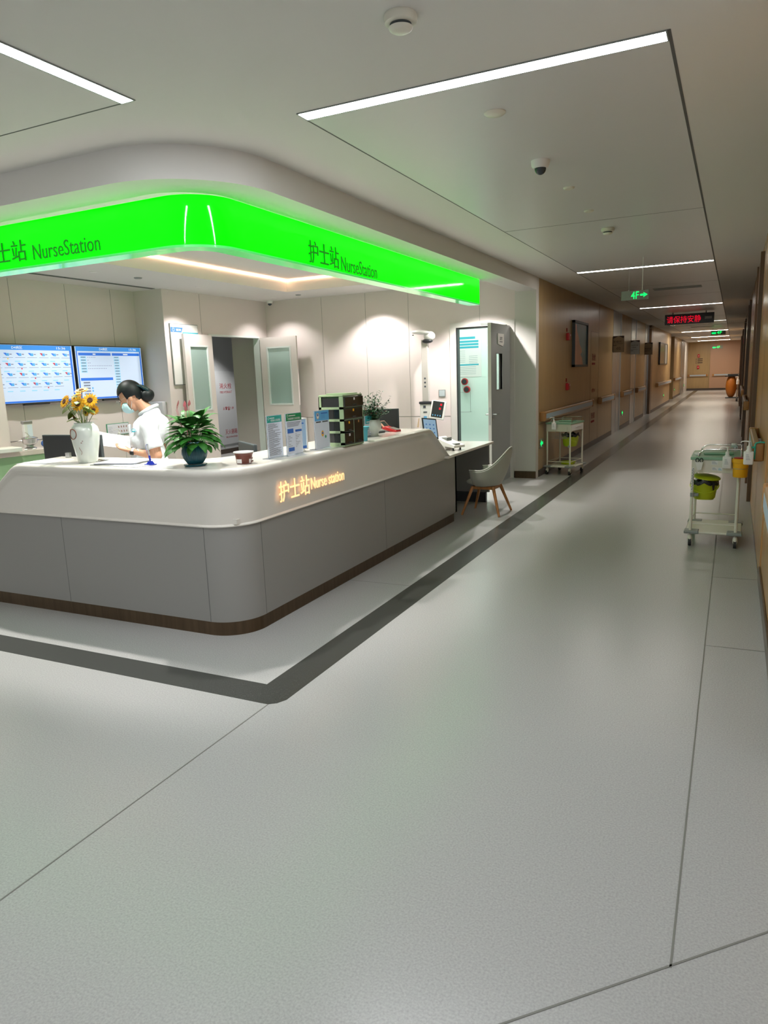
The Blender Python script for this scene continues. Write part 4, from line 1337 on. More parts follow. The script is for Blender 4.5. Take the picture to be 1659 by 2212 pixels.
notice('acrylic_notice', 'acrylic notice with green header and dense text, leftmost on the counter', -2.72, 3.86, 4.035, 1.35, .048, [PAPERB, mat('header_teal', (.02, .33, .27), .4)], marks1)
notice('acrylic_notice', 'acrylic notice with green header and blue boxes, second from the left', -2.69, 4.035, 4.235, 1.353, .052, [PAPERB, mat('header_green', (.01, .22, .08), .4)], marks2)
notice('acrylic_notice', 'white acrylic notice with blue header and round emblem before the drawer cabinet', -2.70, 4.42, 4.63, 1.348, .075, [PAPERB, INKL], marks3)
notice('acrylic_notice', 'small narrow notice beside the cyan cup', -2.80, 5.40, 5.53, 1.25, .07, [PAPERB, INKTL], marks4)
t = thing('rotating_stand', 'white rotating leaflet stand with blue card behind the second notice', 'sign', (-2.79, 4.33, Z1), R(75))
b = B(); b.lathe([(0, 0), (.05, 0), (.052, .006), (.045, .012), (0, .013)], n=32); b.build('base', WHITE, t, True)
b = B(); b.box(-.07, -.062, -.03, .03, .013, .235); b.box(.062, .07, -.03, .03, .013, .235); b.box(-.07, .07, -.03, .03, .228, .236); b.box(-.07, .07, -.03, .03, .013, .02); b.build('frame', WHITE, t)
b = B(); b.box(-.06, .06, -.026, -.024, .02, .228); b.mi = 1; b.box(-.06, .06, -.0265, -.026, .02, .04); b.mi = 2; b.tube([(.02 * math.cos(R(30 * i)), -.027, .12 + .02 * math.sin(R(30 * i))) for i in range(13)], .002, 5); b.mi = 1; b.box(-.04, .04, -.0268, -.026, .195, .205)
b.build('blue_card', [mat('card_blue', (.35, .52, .72), .4), INKB, RED], t)

# drawer cabinet
t = thing('drawer_cabinet', 'sage green desktop cabinet with smoky drawers on the counter', 'cabinet', (-2.695, 4.815, Z1))
hx, hy, H_ = .105, .155, .385
b = B()
b.box(-hx, hx, -hy, hy, 0, .012, .004); b.box(-hx, hx, -hy, hy, H_ - .014, H_, .005); b.box(-hx + .02, hx - .02, -hy + .08, hy - .04, H_, H_ + .008, .003)
zs = [0, .105, .195, .285, H_]
for yy_ in (-hy, hy - .006):
    b.box(-hx, -hx + .022, yy_, yy_ + .006, .012, H_ - .014); b.box(hx - .035, hx, yy_, yy_ + .006, .012, H_ - .014)
    for z0 in (.012, .100, .188, .277):
        b.box(-hx, hx, yy_, yy_ + .006, z0 if z0 > .02 else .012, z0 + .018)
b.box(-hx, hx, -hy + .006, hy - .006, .196, .200); b.box(-hx, hx, -hy + .006, hy - .006, .286, .290); b.box(-hx, hx, .0, .004, .012, .196); b.box(-hx, -hx + .006, -hy, hy, .012, H_ - .014)
b.build('cabinet_frame', GREENC, t, True)
for y0, y1, z0, z1, lb in ((-hy + .008, hy - .008, .292, .368, WHITE), (-hy + .008, hy - .008, .203, .283, YEL), (-hy + .008, -.002, .108, .194, YEL), (-hy + .008, -.002, .014, .102, WHITE), (.006, hy - .008, .014, .194, HANDC)):
    out = .012 if z0 > .29 else .002
    b = B(); b.box(-hx + .01, hx + out, y0, y1, z0, z1, .005); dw = b.build('drawer', SMOKE, t)
    b = B(); yc = (y0 + y1) / 2; b.box(hx + out, hx + out + .008, yc - .022, yc + .022, z0 + .012, z0 + .018, .002); b.build('drawer_pull', BLACK, dw)
    b = B(); b.box(hx + out, hx + out + .001, yc - .012, yc + .008, z1 - .026, z1 - .008); b.build('label_tag', lb, dw)
# cup
t = thing('plastic_cup', 'cyan plastic cup with a wide lid right of the drawer cabinet', 'cup', (-2.665, 5.12, Z1))
b = B(); b.lathe([(0, 0), (.026, 0), (.031, .085), (.0, .086)], n=28); b.build('cup_body', SKY, t, True)
b = B(); b.lathe([(0, .086), (.033, .086), (.045, .112), (.046, .116), (.04, .114), (0, .10)], n=28); b.build('cup_lid', SKY, t, True)
# white pot with plant
t = thing('potted_shrub', 'bushy small-leaved plant with red berries in a white ribbed pot', 'plant', (-2.80, 5.55, Z1))
b = B(); b.lathe([(0, 0), (.048, 0), (.048, .028), (.052, .04), (.07, .06), (.076, .085), (.073, .115), (.06, .138), (.058, .143), (.053, .143), (.055, .12), (0, .11)], n=120, flute=40, fd=.0018); b.build('pot', POTW, t, 'all')
b = B(); b.lathe([(0, .12), (.055, .125), (0, .13)], n=20); b.build('soil', SOIL, t)
b = B()
for i in range(64):
    az = i * 2.4; el = R(rnd.uniform(20, 85)); Lb = rnd.uniform(.13, .27)
    d = Vector((math.cos(az) * math.cos(el), math.sin(az) * math.cos(el), math.sin(el)))
    p0 = Vector((0, 0, .125)); p1 = p0 + d * Lb
    b.tube([p0, p0 + d * Lb * .5 + Vector((0, 0, .01)), p1], .0012, 4)
    for j in range(11):
        q = p0 + d * Lb * (.25 + .075 * j) + Vector((rnd.uniform(-.015, .015),) * 3)
        leafmesh(b, q, rnd.uniform(0, 6.28), rnd.uniform(-.3, .9), rnd.uniform(.024, .042), .015, .4, 3)
b.build('foliage', LEAFD, t)
b = B()
for i in range(26):
    az = rnd.uniform(0, 6.28); el = rnd.uniform(.5, 1.3); d = Vector((math.cos(az) * math.cos(el), math.sin(az) * math.cos(el), math.sin(el)))
    b.ell(Vector((0, 0, .125)) + d * rnd.uniform(.09, .16), .004, .004, .004, None, 8, 6)
b.build('berries', BERRY, t)
# card reader, black stand
t = thing('card_terminal', 'red payment terminal with a small screen near the end of the counter', 'card reader', (-2.84, 6.02, Z1), R(75))
b = B(); b.M = Matrix.Rotation(R(12), 4, 'X'); b.box(-.04, .04, -.08, .10, .0, .035, .012, 3); b.mi = 1; b.box(-.034, .034, -.075, .02, .035, .037); b.build('terminal_body', [RED, STAINL], t, True)
b = B(); b.M = Matrix.Translation((0, .07, .035)) @ Matrix.Rotation(R(40), 4, 'X'); b.box(-.04, .04, -.005, .08, .0, .014, .005); b.mi = 1; b.box(-.032, .032, .0, .072, .014, .0146); b.build('display', [mat('terminal_peach', (.75, .35, .25), .4), BLACK], t)
t = thing('terminal_cradle', 'black charging cradle left of the red payment terminal', 'stand', (-2.93, 5.86, Z1), R(80))
b = B(); b.box(-.06, .06, -.07, .07, 0, .02, .006); b.M = Matrix.Translation((0, .03, .02)) @ Matrix.Rotation(R(35), 4, 'X'); b.box(-.05, .05, -.05, .03, 0, .02, .005); b.build('cradle', DGREY, t)
# tablet
t = thing('tablet_stand', 'tilted black tablet with a lit blue-grey screen at the end of the counter', 'tablet', (-2.86, 6.98, .746), R(48))
b = B(); b.box(-.05, .05, -.05, .05, 0, .012, .004); b.box(-.02, .02, -.01, .02, .01, .22); b.mi = 1; b.box(-.03, .03, -.035, .0, .16, .19); b.build('stand', [WHITE, HANDC], t)
b = B(); b.M = Matrix.Translation((0, -.02, .27)) @ Matrix.Rotation(R(8), 4, 'Y') @ Matrix.Rotation(R(-28), 4, 'X'); b.box(-.085, .085, -.008, .006, -.115, .115, .004); tb = b.build('tablet_body', BLACK, t)
b = B(); b.M = Matrix.Translation((0, -.02, .27)) @ Matrix.Rotation(R(8), 4, 'Y') @ Matrix.Rotation(R(-28), 4, 'X'); b.box(-.072, .072, -.009, -.008, -.098, .10); b.mi = 1
for i in range(3):
    for j in range(3):
        b.box(-.05 + .042 * i, -.036 + .042 * i, -.0095, -.009, -.055 + .045 * j, -.042 + .045 * j)
b.build('screen', [TABW, INKB], tb)
# white device on low desk
t = thing('blood_pressure_monitor', 'white tabletop medical device on the low desk end', 'medical device', (-2.80, 7.42, .746), R(70))
b = B(); b.poly([(-.09, -.14, .03), (-.09, .14, .06), (-.09, .14, .14), (-.09, .02, .10), (-.09, -.14, .055)], .18, (1, 0, 0)); b.box(-.08, .08, .0, .12, .004, .06); b.build('device_body', WHITE, t)
b = B(); b.box(-.05, .03, -.125, -.05, .062, .076, .002); b.box(-.02, .06, .02, .1, .10, .134, .002); b.build('control_panel', GREYP, t)
for x in (-.06, .06):
    b = B(); b.frustum((x, -.1, 0), (x, -.1, .032), .01, .01, 10); b.build('foot', BLACK, t)


# computer monitors
def monitor(label, loc, rz, w_=.54, h=.31, zb=.13, logo=True):
    t = thing('computer_monitor', label, 'monitor', loc, rz, 'black computer monitors')
    b = B(); b.box(-w_ / 2, w_ / 2, -.015, .012, zb, zb + h, .004); b.box(-w_ * .3, w_ * .3, .010, .035, zb + .03, zb + h * .6, .012); b.build('display_case', DGREY, t)
    b = B(); b.box(-w_ / 2 + .01, w_ / 2 - .01, -.0165, -.015, zb + .012, zb + h - .01); b.build('screen', BLACK, t)
    b = B(); b.box(-.03, .03, .02, .05, 0, zb + h * .4, .004); b.box(-.1, .1, -.07, .1, 0, .008, .003); b.build('stand', BLACK, t)
    b = B(); b.M = Matrix.Rotation(PI, 4, 'Z'); b.tube([(.028 * math.cos(R(20 * i)), -.036, zb + h * .66 + .028 * math.sin(R(20 * i))) for i in range(19)], .0012, 5); b.text('DELL', -.021, .021, zb + h * .66 - .007, zb + h * .66 + .007, -.0355, .001); b.box(-.03, .03, -.0355, -.012, zb + h * .66 - .03, zb + h * .66 - .029)
    b.build('logo', STAINL, t)
    return t


monitor('black monitor seen from behind, next to the sunflower vase', (-4.70, 4.02, .746), R(2), .62, .34, .122)
monitor('black monitor seen from behind, beside the white potted shrub', (-3.2, 6.35, .746), R(20), .52, .31, .2)
monitor('dark monitor mostly hidden behind the standing notices', (-3.45, 4.62, .746), R(-38), .46, .30, .05)


# office chairs
def office_chair(label, loc, rz):
    t = thing('office_chair', label, 'chair', loc, rz, 'black office chairs')
    b = B(); b.box(-.22, .22, -.22, .2, .44, .52, .03, 3); b.build('seat', DGREY, t, True)
    b = B()
    pts = []
    for i in range(25):
        q = PI * i / 24
        pts.append((-.22 * math.cos(q), .24 - .03 * math.sin(q), .66 + .22 * math.sin(q) ** .6))
    b.poly(pts + [(.2, .24, .6), (-.2, .24, .6)], .035, (0, 1, 0)); b.build('backrest', BLACK, t, True)
    b = B(); b.box(-.03, .03, .26, .29, .48, .7); b.frustum((0, 0, .08), (0, 0, .44), .03, .03, 12); b.build('column', BLACK, t)
    for i in range(5):
        a = 2 * PI * i / 5
        b = B(); b.frustum((0, 0, .1), (.27 * math.cos(a), .27 * math.sin(a), .07), .022, .015, 8); b.ell((.27 * math.cos(a), .27 * math.sin(a), .03), .03, .02, .03, None, 10, 8); b.build('leg', BLACK, t)
    return t


office_chair('black office chair behind the teal plant pot', (-4.05, 5.15, 0), R(190))
office_chair('black office chair behind the nurse', (-5.2, 4.95, 0), R(170))

# ------------------------------------------------------------------ wall screens


def tv(y0, y1, z0, z1, x, label, kind):
    w_, h = y1 - y0, z1 - z0
    t = thing('wall_screen', label, 'screen', (x, (y0 + y1) / 2, z0), PI / 2, 'ward information screens')
    a = -w_ / 2
    b = B(); b.box(a, -a, -.06, 0, 0, h, .004); b.box(-.18, .18, -.055, -.02, -.018, 0); b.build('housing', BLACK, t)
    b = B(); f = .012; Y = -.061
    b.box(a + f, -a - f, Y, -.06, f, h - f)
    mats = [SCRW, SCRB, SCRH, SCRC, SCRT, SCRR, SCRY, SCRK, mat('screen_bright', (.5, .5, .5), .3, emis=(.9, .95, 1), es=S_SCREEN)]

    def q(mi, x0, x1, zz0, zz1, d=.0006):
        b.mi = mi; b.box(a + x0 * w_, a + x1 * w_, Y - d, Y, zz0 * h, zz1 * h)
    q(2, .02, .98, .90, .98); q(1, .02, .98, .02, .05)
    b.mi = 8
    b.text('D4病区', a + (.35 if kind else .28) * w_, a + (.47 if kind else .40) * w_, .915 * h, .965 * h, Y - .0008, .0005)
    b.text('15:36', a + .80 * w_, a + .91 * w_, .92 * h, .96 * h, Y - .0008, .0005)
    if kind:
        q(1, .02, .035, .02, .9); q(1, .96, .98, .02, .9); q(1, .05, .51, .82, .87); q(1, .53, .955, .82, .87); q(1, .05, .51, .36, .41)
        b.mi = 8; b.box(a + .25 * w_, a + .29 * w_, Y - .0009, Y, .835 * h, .855 * h); b.box(a + .7 * w_, a + .77 * w_, Y - .0009, Y, .835 * h, .855 * h)
        for i in range(14):
            z_ = .77 - i * .052
            q(3, .55, .63, z_, z_ + .035); q(4, .56, .62, z_ + .01, z_ + .026, .0009)
        for i in range(6):
            z_ = .77 - i * .052
            q(3, .07, .15, z_, z_ + .035); q(4, .08, .14, z_ + .01, z_ + .026, .0009)
            for j in range((5, 1, 2, 14, 11, 0)[i]):
                q(4, .17 + .025 * j, .18 + .025 * j, z_ + .012, z_ + .024, .0009)
        for i in range(6):
            z_ = .31 - i * .052
            q(4, .08, .17, z_, z_ + .028)
            if i in (2, 3): q(7, .19, .21, z_, z_ + .03)
    else:
        q(1, .955, .98, .02, .9)
        for r_ in range(4):
            for c_ in range(7):
                x0 = .05 + c_ * .135 + r_ * .005; z_ = .80 - r_ * .165
                if r_ == 3 and c_ > 5: continue
                b.mi = 1 if (r_ + c_ * 3) % 4 else 5
                b.poly([(a + (x0 + .0) * w_, Y - .0008, (z_ + .05) * h), (a + (x0 + .03) * w_, Y - .0008, (z_ + .05) * h), (a + (x0 + .03) * w_, Y - .0008, z_ * h)])
                q(7, x0 + .03, x0 + .06, z_, z_ + .045); q(4, x0 + .065, x0 + .09, z_ + .02, z_ + .035); q(4, x0 - .01, x0 + .1, z_ - .03, z_ - .024)
                q(3, x0 - .02, x0 + .04, z_ - .095, z_ - .08)
                if (r_ * 5 + c_) % 6 == 1: q(5 if r_ else 6, x0 + .035, x0 + .05, z_ - .055, z_ - .035)
    b.build('display', mats, t)


tv(5.46, 6.665, 1.40, 2.10, -7.66, 'wall screen showing a grid of bed cards, left of the two', 0)
tv(6.69, 7.86, 1.40, 2.10, -7.66, 'wall screen showing a blue table list, right of the two', 1)
b = B(); b.box(-.14, .14, -.09, 0, 0, .2, .015, 3)
tag(b.build('towel_dispenser', mat('dispenser', (.55, .54, .58), .3), None, True, (-7.42, 7.93, 1.13)), 'pale paper towel dispenser on the wall behind the nurse', 'dispenser')
t = thing('hand_washing_poster', 'small framed hand washing poster on the wall left of the nurse', 'poster', (-7.72, 7.39, .90), PI / 2)
b = B(); b.box(-.2, .2, -.012, 0, 0, .16, .002); b.build('frame', INKGR, t)
b = B(); b.box(-.193, .193, -.0125, -.012, .007, .153); b.mi = 1
for r_ in (0, 1):
    for c_ in range(4):
        x = -.0 + c_ * .047; z0 = .03 + r_ * .062
        b.ell((x + .01, -.0128, z0 + .02), .014, .001, .008, Matrix.Rotation(R(35 * (c_ + r_)), 3, 'Y'), 10, 6); b.box(x, x + .02, -.0132, -.0125, z0 + .005, z0 + .011)
b.mi = 2
for i in range(7):
    b.box(-.18, -.18 + .05 + .01 * ((i * 3) % 4), -.013, -.0125, .03 + .014 * i, .033 + .014 * i)
b.build('printed_sheet', [PAPER, mat('poster_brown', (.30, .14, .10), .5), INKG], t)
pump('soap_bottle', 'white soap dispenser with dark blue pump below the hand washing poster', (-7.4, 7.1, .80), R(60), sc_=1.1)
b = B(); b.box(-.07, .07, -.06, 0, 0, .22, .01); tag(b.build('wall_phone', OFFW, None, False, (-7.72, 7.75, .78)), 'pale wall box beside the hand washing poster', 'box'); COL.objects[-1].rotation_euler = (0, 0, PI / 2)
t = thing('notice_board', 'tall white wall board with blue header half hidden by the left door leaf', 'board', (-7.2, 8.34, 1.55), PI / 2)
b = B(); b.box(-.32, .27, -.02, 0, 0, .86); b.build('frame', GREYP, t)
b = B(); b.box(-.312, .262, -.022, -.02, .01, .85); b.mi = 1; b.poly([(-.312, -.0225, .74), (-.09, -.0225, .74), (-.06, -.0225, .81), (-.312, -.0225, .81)]); b.mi = 2; b.poly([(-.1, -.023, .69), (.262, -.023, .69), (.262, -.023, .745), (-.07, -.023, .745)]); b.mi = 3
b.text('护理单元守护健康', -.03, .17, .70, .73, -.0235, .0006); b.text('医院', -.2, -.1, .76, .79, -.023, .0006); b.tube([(-.26 + .02 * math.cos(R(30 * i)), -.0235, .775 + .024 * math.sin(R(30 * i))) for i in range(13)], .002, 4)
b.build('printed_panel', [WHITE, INKB, INKTL, WHITE], t)
# treatment trolley far left
t = thing('treatment_cart', 'long white topped treatment cart with green side at the left edge', 'cart', (-6.98, 5.2, 0), R(78))
b = B(); b.box(-1.2, .62, -.02, .32, .86, .92, .008); b.build('worktop', mat('cart_top', (.74, .64, .60), .3), t)
b = B(); b.box(-1.18, .60, 0, .30, .12, .86); b.build('drawer_body', mat('cart_green', (.33, .50, .30), .4), t)
b = B(); b.tube([(-1.1, .28, .92), (-1.1, .28, .985), (-1.07, .28, 1.0), (.48, .28, 1.0), (.55, .28, .985), (.57, .28, .95), (.57, .28, .92)], .008, 8); b.frustum((-.2, .28, .92), (-.2, .28, 1.0), .01, .01, 8); b.build('guard_rail', CHROME, t, True)
for x in (-1.1, .5):
    b = B(); b.frustum((x, .14, .06), (x, .18, .06), .06, .06, 16); b.frustum((x, .16, .1), (x, .16, .125), .02, .02, 8); b.build('wheel', RUBBER, t)
t = thing('steel_pot', 'shiny stainless footed pot on the treatment cart', 'pot', (-7.0, 5.42, .921))
b = B(); b.lathe([(0, 0), (.06, 0), (.062, .01), (.03, .025), (.028, .035), (.06, .05), (.075, .07), (.078, .11), (.082, .115), (.0, .118)], n=32); b.build('bowl', STAINL, t, True)
b = B(); b.lathe([(.088, .118), (.085, .124), (.03, .14), (0, .142)][::-1], n=32); b.tube([(0, 0, .14), (-.03, 0, .17), (-.06, 0, .18)], .005, 6); b.build('pot_lid', CHROME, t, True)
t = thing('dispenser_bottle', 'tall white sanitiser dispenser behind the steel pot', 'bottle', (-7.12, 5.5, .921), R(70))
b = B(); b.box(-.045, .045, -.04, .04, 0, .29, .008); b.mi = 1; b.box(-.05, .05, -.045, .045, .27, .30, .006); b.mi = 2; b.box(-.01, .04, -.042, -.04, .03, .26); b.build('dispenser_body', [WHITE, STAINL, PAPERB], t)
b = B(); b.box(-.13, .13, -.11, .11, 0, .045, .006); b.mi = 1; b.box(-.12, .12, -.1, .1, .045, .047)
o_ = b.build('white_tray_box', [WHITE, OFFW], None, False, (-6.96, 5.08, .921)); o_.rotation_euler = (0, 0, R(78)); tag(o_, 'white tray box at the left end of the treatment cart', 'box')
for k, (dx, dy) in enumerate(((0, 0), (.03, .1), (.05, .2))):
    b = B(); b.ell((0, 0, .008), .016, .024, .009, None, 10, 8)
    tag(b.build('small_dish', WHITE, None, True, (-6.86 + dx * .3 - .02, 5.16 + dy, .921)), ['small white dish at the left on the treatment cart', 'small white dish in the middle of the row on the treatment cart', 'small white dish nearest the steel pot'][k], 'dish')
b = B(); b.ell((0, 0, .035), .05, .04, .04); tag(b.build('blue_cloth', mat('cloth_blue', (.05, .13, .38), .8, bump=(30, 1, .02)), None, 'all', (-7.06, 5.66, .921)), 'crumpled blue cloth on the treatment cart', 'cloth')

# ------------------------------------------------------------------ height and weight scale, back wall fittings
t = thing('height_weight_scale', 'tall white height and weight scale against the back wall', 'scale', (-4.2, 10.15, 0))
b = B(); b.box(-.2, .2, -.35, .1, .0, .06, .01); b.box(-.09, .09, -.04, .05, .06, 1.13, .015); b.build('scale_body', WHITE, t)
b = B(); b.box(-.1, .1, -.05, .055, 1.13, 1.17, .012); b.build('body_cap', BLACK, t)
b = B(); b.box(-.05, .05, -.02, .04, 1.17, 2.08, .004); b.mi = 1
for z0 in (1.38, 1.44, 1.50):
    b.box(-.014, .014, -.0208, -.02, z0, z0 + .025)
b.build('height_pole', [mat('pole_grey', (.52, .49, .46), .35), INK], t)
b = B(); b.ell((-.04, -.05, 2.19), .15, .08, .035, Matrix.Rotation(R(4), 3, 'Y')); b.ell((.08, -.0, 2.13), .09, .07, .075); b.build('sensor_head', WHITE, t, 'all')
b = B(); b.ell((.05, -.01, 2.06), .085, .06, .035); b.ell((-.16, -.06, 2.155), .015, .015, .008, None, 8, 6); b.build('sensor_eye', BLACK, t, 'all')
b = B(); b.box(-.025, .025, -.042, -.04, .62, .95); b.mi = 1; b.box(-.01, .01, -.043, -.042, .66, .9); b.mi = 2; b.box(-.03, .03, -.042, -.04, 1.0, 1.02); b.box(-.03, .01, -.042, -.04, 1.07, 1.11); b.build('blue_label', [INKL, WHITE, INK], t)
b = B(); b.M = Matrix.Translation((.21, -.06, 1.05)) @ Matrix.Rotation(R(8), 4, 'Y') @ Matrix.Rotation(R(-10), 4, 'X'); b.box(-.12, .12, 0, .03, -.15, .13, .012); b.mi = 1; b.box(-.09, .09, -.002, 0, -.12, .12); b.mi = 2; b.box(.03, .06, -.003, -.002, .06, .09); b.box(.02, .05, -.003, -.002, .0, .03); b.mi = 3
for i in range(4):
    b.box(-.07 + .04 * i, -.055 + .04 * i, -.003, -.002, -.1, -.08)
b.build('readout_screen', [WHITE, BLACK, LEDR, INKL], t)
b = B(); b.M = Matrix.Translation((-.14, -.05, .78)); b.poly([(0, 0, 0), (.03, 0, .14), (.05, -.01, .14), (.035, 0, .0)], .004, (0, 1, 0)); b.build('paper_strip', mat('strip_peach', (.75, .55, .38), .6), t)
b = B(); b.box(-.055, .055, -.012, 0, 0, .11, .003); b.mi = 1; b.box(-.045, .045, -.0135, -.012, .01, .10)
tag(b.build('wall_switch', [GREYP, mat('switch_face', (.42, .48, .50), .3)], None, False, (-4.03, 10.4, 1.225)), 'square grey wall switch above the scale screen', 'switch')

# room contents
t = thing('wall_poster', 'white and cyan information poster inside the pale green room', 'poster', (-4.3, 12.4, 1.50))
b = B(); b.box(-.3, .25, -.006, 0, 0, .74); b.mi = 1
b.box(-.28, .2, -.007, -.006, .50, .535); b.box(-.28, .2, -.007, -.006, .55, .585); b.box(-.28, .2, -.007, -.006, .60, .635); b.box(-.28, .2, -.007, -.006, .20, .225); b.box(-.28, .14, -.007, -.006, .66, .70); b.mi = 2
for i in range(7):
    b.box(-.28, -.05, -.007, -.006, .26 + .032 * i, .265 + .032 * i)
for i in range(5):
    b.box(.02, .18, -.007, -.006, .24 + .03 * i, .246 + .03 * i); b.box(-.2, .15, -.007, -.006, .05 + .03 * i, .055 + .03 * i)
b.build('printed_sheet', [WHITE, INKTL, INKG], t)
for k, (x, z0) in enumerate(((-4.34, 1.42), (-4.30, 1.28))):
    t = thing('wall_reel', ['upper red round fitting on the pale green room wall', 'lower red round fitting on the pale green room wall'][k], 'fitting', (x, 12.4, z0))
    b = B(); b.lathe([(0, 0), (.055, 0), (.06, .01), (.06, .05), (.055, .06), (0, .062)], n=28)
    for v in b.bm.verts:
        v.co = Vector((v.co.x, -v.co.z - .05, v.co.y))
    b.build('reel', RED, t, True)
    b = B(); b.frustum((0, -.112, 0), (0, -.118, 0), .045, .04, 20); b.build('face_cap', BLACK, t)
    b = B(); b.frustum((-.05, -.05, 0), (-.05, 0, 0), .03, .03, 12); b.box(-.07, -.03, -.06, 0, -.02, .02); b.build('holder', GREYP, t)
b = B(); b.tube([(-.15, -.04, .0), (.1, -.04, 0), (.1, -.04, .35), (-.15, -.04, .35)], .004, 6); b.tube([(-.15, -.1, .0), (.1, -.1, 0), (.1, -.0, 0)], .004, 6)
tag(b.build('wire_holder', STAINL, None, True, (-4.35, 12.4, .88)), 'wire glove holder below the red fittings in the green room', 'holder')


# ------------------------------------------------------------------ nurse
nu = thing('nurse', 'person in white short sleeved uniform and blue mask reading papers behind the counter', 'person', (-4.315, 4.473, 0), R(-63.9))
hc = Vector((0, -.125, 1.478)); fd = Vector((0, -.87, -.5)); ud = Vector((0, -.5, .87))
hm = Matrix((Vector((1, 0, 0)), -fd, ud)).transposed()     # local x, back, up


def H(x, f, u):
    return hc + Vector((x, 0, 0)) + fd * f + ud * u


b = B()
# head
b.ell(H(0, -.005, .02), .073, .092, .100, hm, 28, 20); b.ell(H(0, .028, -.035), .056, .062, .075, hm, 24, 16); b.ell(H(0, .06, -.085), .024, .024, .020, hm)
b.caps(H(0, .085, .015), .008, H(0, .104, -.018), .012)            # nose
b.ell(H(0, .088, -.052), .022, .008, .010, hm)
for sx in (-1, 1):
    b.ell(H(sx * .076, -.012, -.01), .010, .020, .031, hm, 14, 10)
    b.ell(H(sx * .03, .082, .018), .016, .008, .009, hm)
b.caps(H(0, -.035, -.06), .052, (0, .03, 1.315), .056)
# torso and legs
b.caps((0, .03, 1.31), .06, (0, .02, 1.18), .11); b.ell((0, -.0, 1.18), .155, .10, .16); b.ell((0, -.0, 1.0), .14, .10, .14); b.ell((0, .01, .88), .165, .115, .12)
for sx in (-1, 1):
    b.caps((sx * .085, .01, .86), .085, (sx * .09, -.01, .48), .055); b.caps((sx * .09, -.01, .48), .052, (sx * .09, .02, .09), .036); b.caps((sx * .09, .03, .04), .035, (sx * .095, -.12, .03), .028)
    b.caps((sx * .06, .03, 1.30), .05, (sx * .155, .045, 1.265), .055)
# arms
A = {1: ((.165, .045, 1.255), (.19, .10, 1.015), (.11, -.135, 1.050)), -1: ((-.165, .04, 1.255), (-.20, .02, 1.04), (-.075, -.17, 1.07))}
for sx in (-1, 1):
    s0, e0, w0 = A[sx]
    b.caps(s0, .050, e0, .041); b.caps(e0, .041, w0, .025)


def hand(b, w0, dirv, palm_n, thumb_side, curl=.5, thumb_curl=.3):
    w0 = Vector(w0); d = Vector(dirv).normalized(); n = Vector(palm_n).normalized(); sd = d.cross(n).normalized()
    pc = w0 + d * .045
    for k in (-1.5, -.5, .5, 1.5):
        b.caps(w0 + sd * k * .010 + d * .005, .014, w0 + d * .085 + sd * k * .0185, .0105, 10)
    b.caps(w0 + sd * -.012 + d * .04, .014, w0 + sd * .012 + d * .04, .014)
    for i, (k, L_) in enumerate(((-1.5, .058), (-.5, .072), (.5, .076), (1.5, .066))):
        p = w0 + d * .085 + sd * k * .0195
        ang = 0
        r_ = .0088
        for seg in (.45, .32, .25):
            ang += curl * (1 if seg > .4 else .9)
            q = p + (d * math.cos(ang) + n * math.sin(ang)) * L_ * seg
            b.caps(p, r_, q, r_ * .9, 10)
            p = q; r_ *= .93
    p = w0 + d * .018 + sd * thumb_side * .022
    q = p + (d * .72 + sd * thumb_side * .62 + n * .25) * .04
    r2 = q + (d * .95 + sd * thumb_side * .05 + n * .45).normalized() * .028
    r3 = r2 + (d * .95 - sd * thumb_side * .15 + n * .35).normalized() * .024
    b.caps(p, .0145, q, .0115, 10); b.caps(q, .0115, r2, .010, 10); b.caps(r2, .010, r3, .0085, 10)


hand(b, A[1][2], (-.32, -.93, .16), (-.25, .25, .93), 1, .33)
hand(b, A[-1][2], (.45, -.88, .10), (.3, .2, .93), -1, .30)
body = b.build('body', SKIN, nu)
bake(body, [('REMESH', dict(mode='VOXEL', voxel_size=.0045)), ('SMOOTH', dict(factor=.5, iterations=5))])
# uniform
b = B()
b.ell((0, .0, 1.19), .178, .135, .155); b.ell((0, -.035, 1.13), .165, .125, .13); b.ell((0, -.03, 1.0), .165, .140, .17); b.ell((0, .0, .88), .185, .145, .16)
b.caps((0, .03, 1.335), .074, (0, .02, 1.22), .14); b.ell((0, -.04, 1.25), .11, .09, .06)
for sx in (-1, 1):
    b.caps((sx * .05, .03, 1.285), .080, (sx * .155, .045, 1.25), .074)
    s0, e0, _ = A[sx]
    s0, e0 = Vector(s0), Vector(e0)
    m_ = s0.lerp(e0, .76)
    b.caps(s0, .064, s0.lerp(e0, .45), .066); b.frustum(s0.lerp(e0, .45), m_, .066, .073, 24)
    b.caps((sx * .09, .01, .86), .105, (sx * .095, -.005, .48), .08); b.frustum((sx * .095, -.005, .48), (sx * .095, .02, .08), .08, .07, 20)
un = b.build('uniform', UNIF, nu)
bake(un, [('REMESH', dict(mode='VOXEL', voxel_size=.007)), ('SMOOTH', dict(factor=.5, iterations=6))])
b = B()
pts = []
for i in range(25):
    a = 2 * PI * i / 24
    pts.append(Vector((.064 * math.cos(a), .005 + .070 * math.sin(a), 1.372 + .036 * math.sin(a))))
b.tube(pts, .015, 10); b.build('collar', UNIF, nu, True)
b = B(); b.box(-.012, .02, -.168, -.150, 1.02, 1.26, .004); b.build('placket', UNIF, nu)
for sx in (-1, 1):
    b = B(); b.ell((sx * .09, -.05, .035), .045, .13, .04); b.build('shoe', WHITE, nu, 'all')
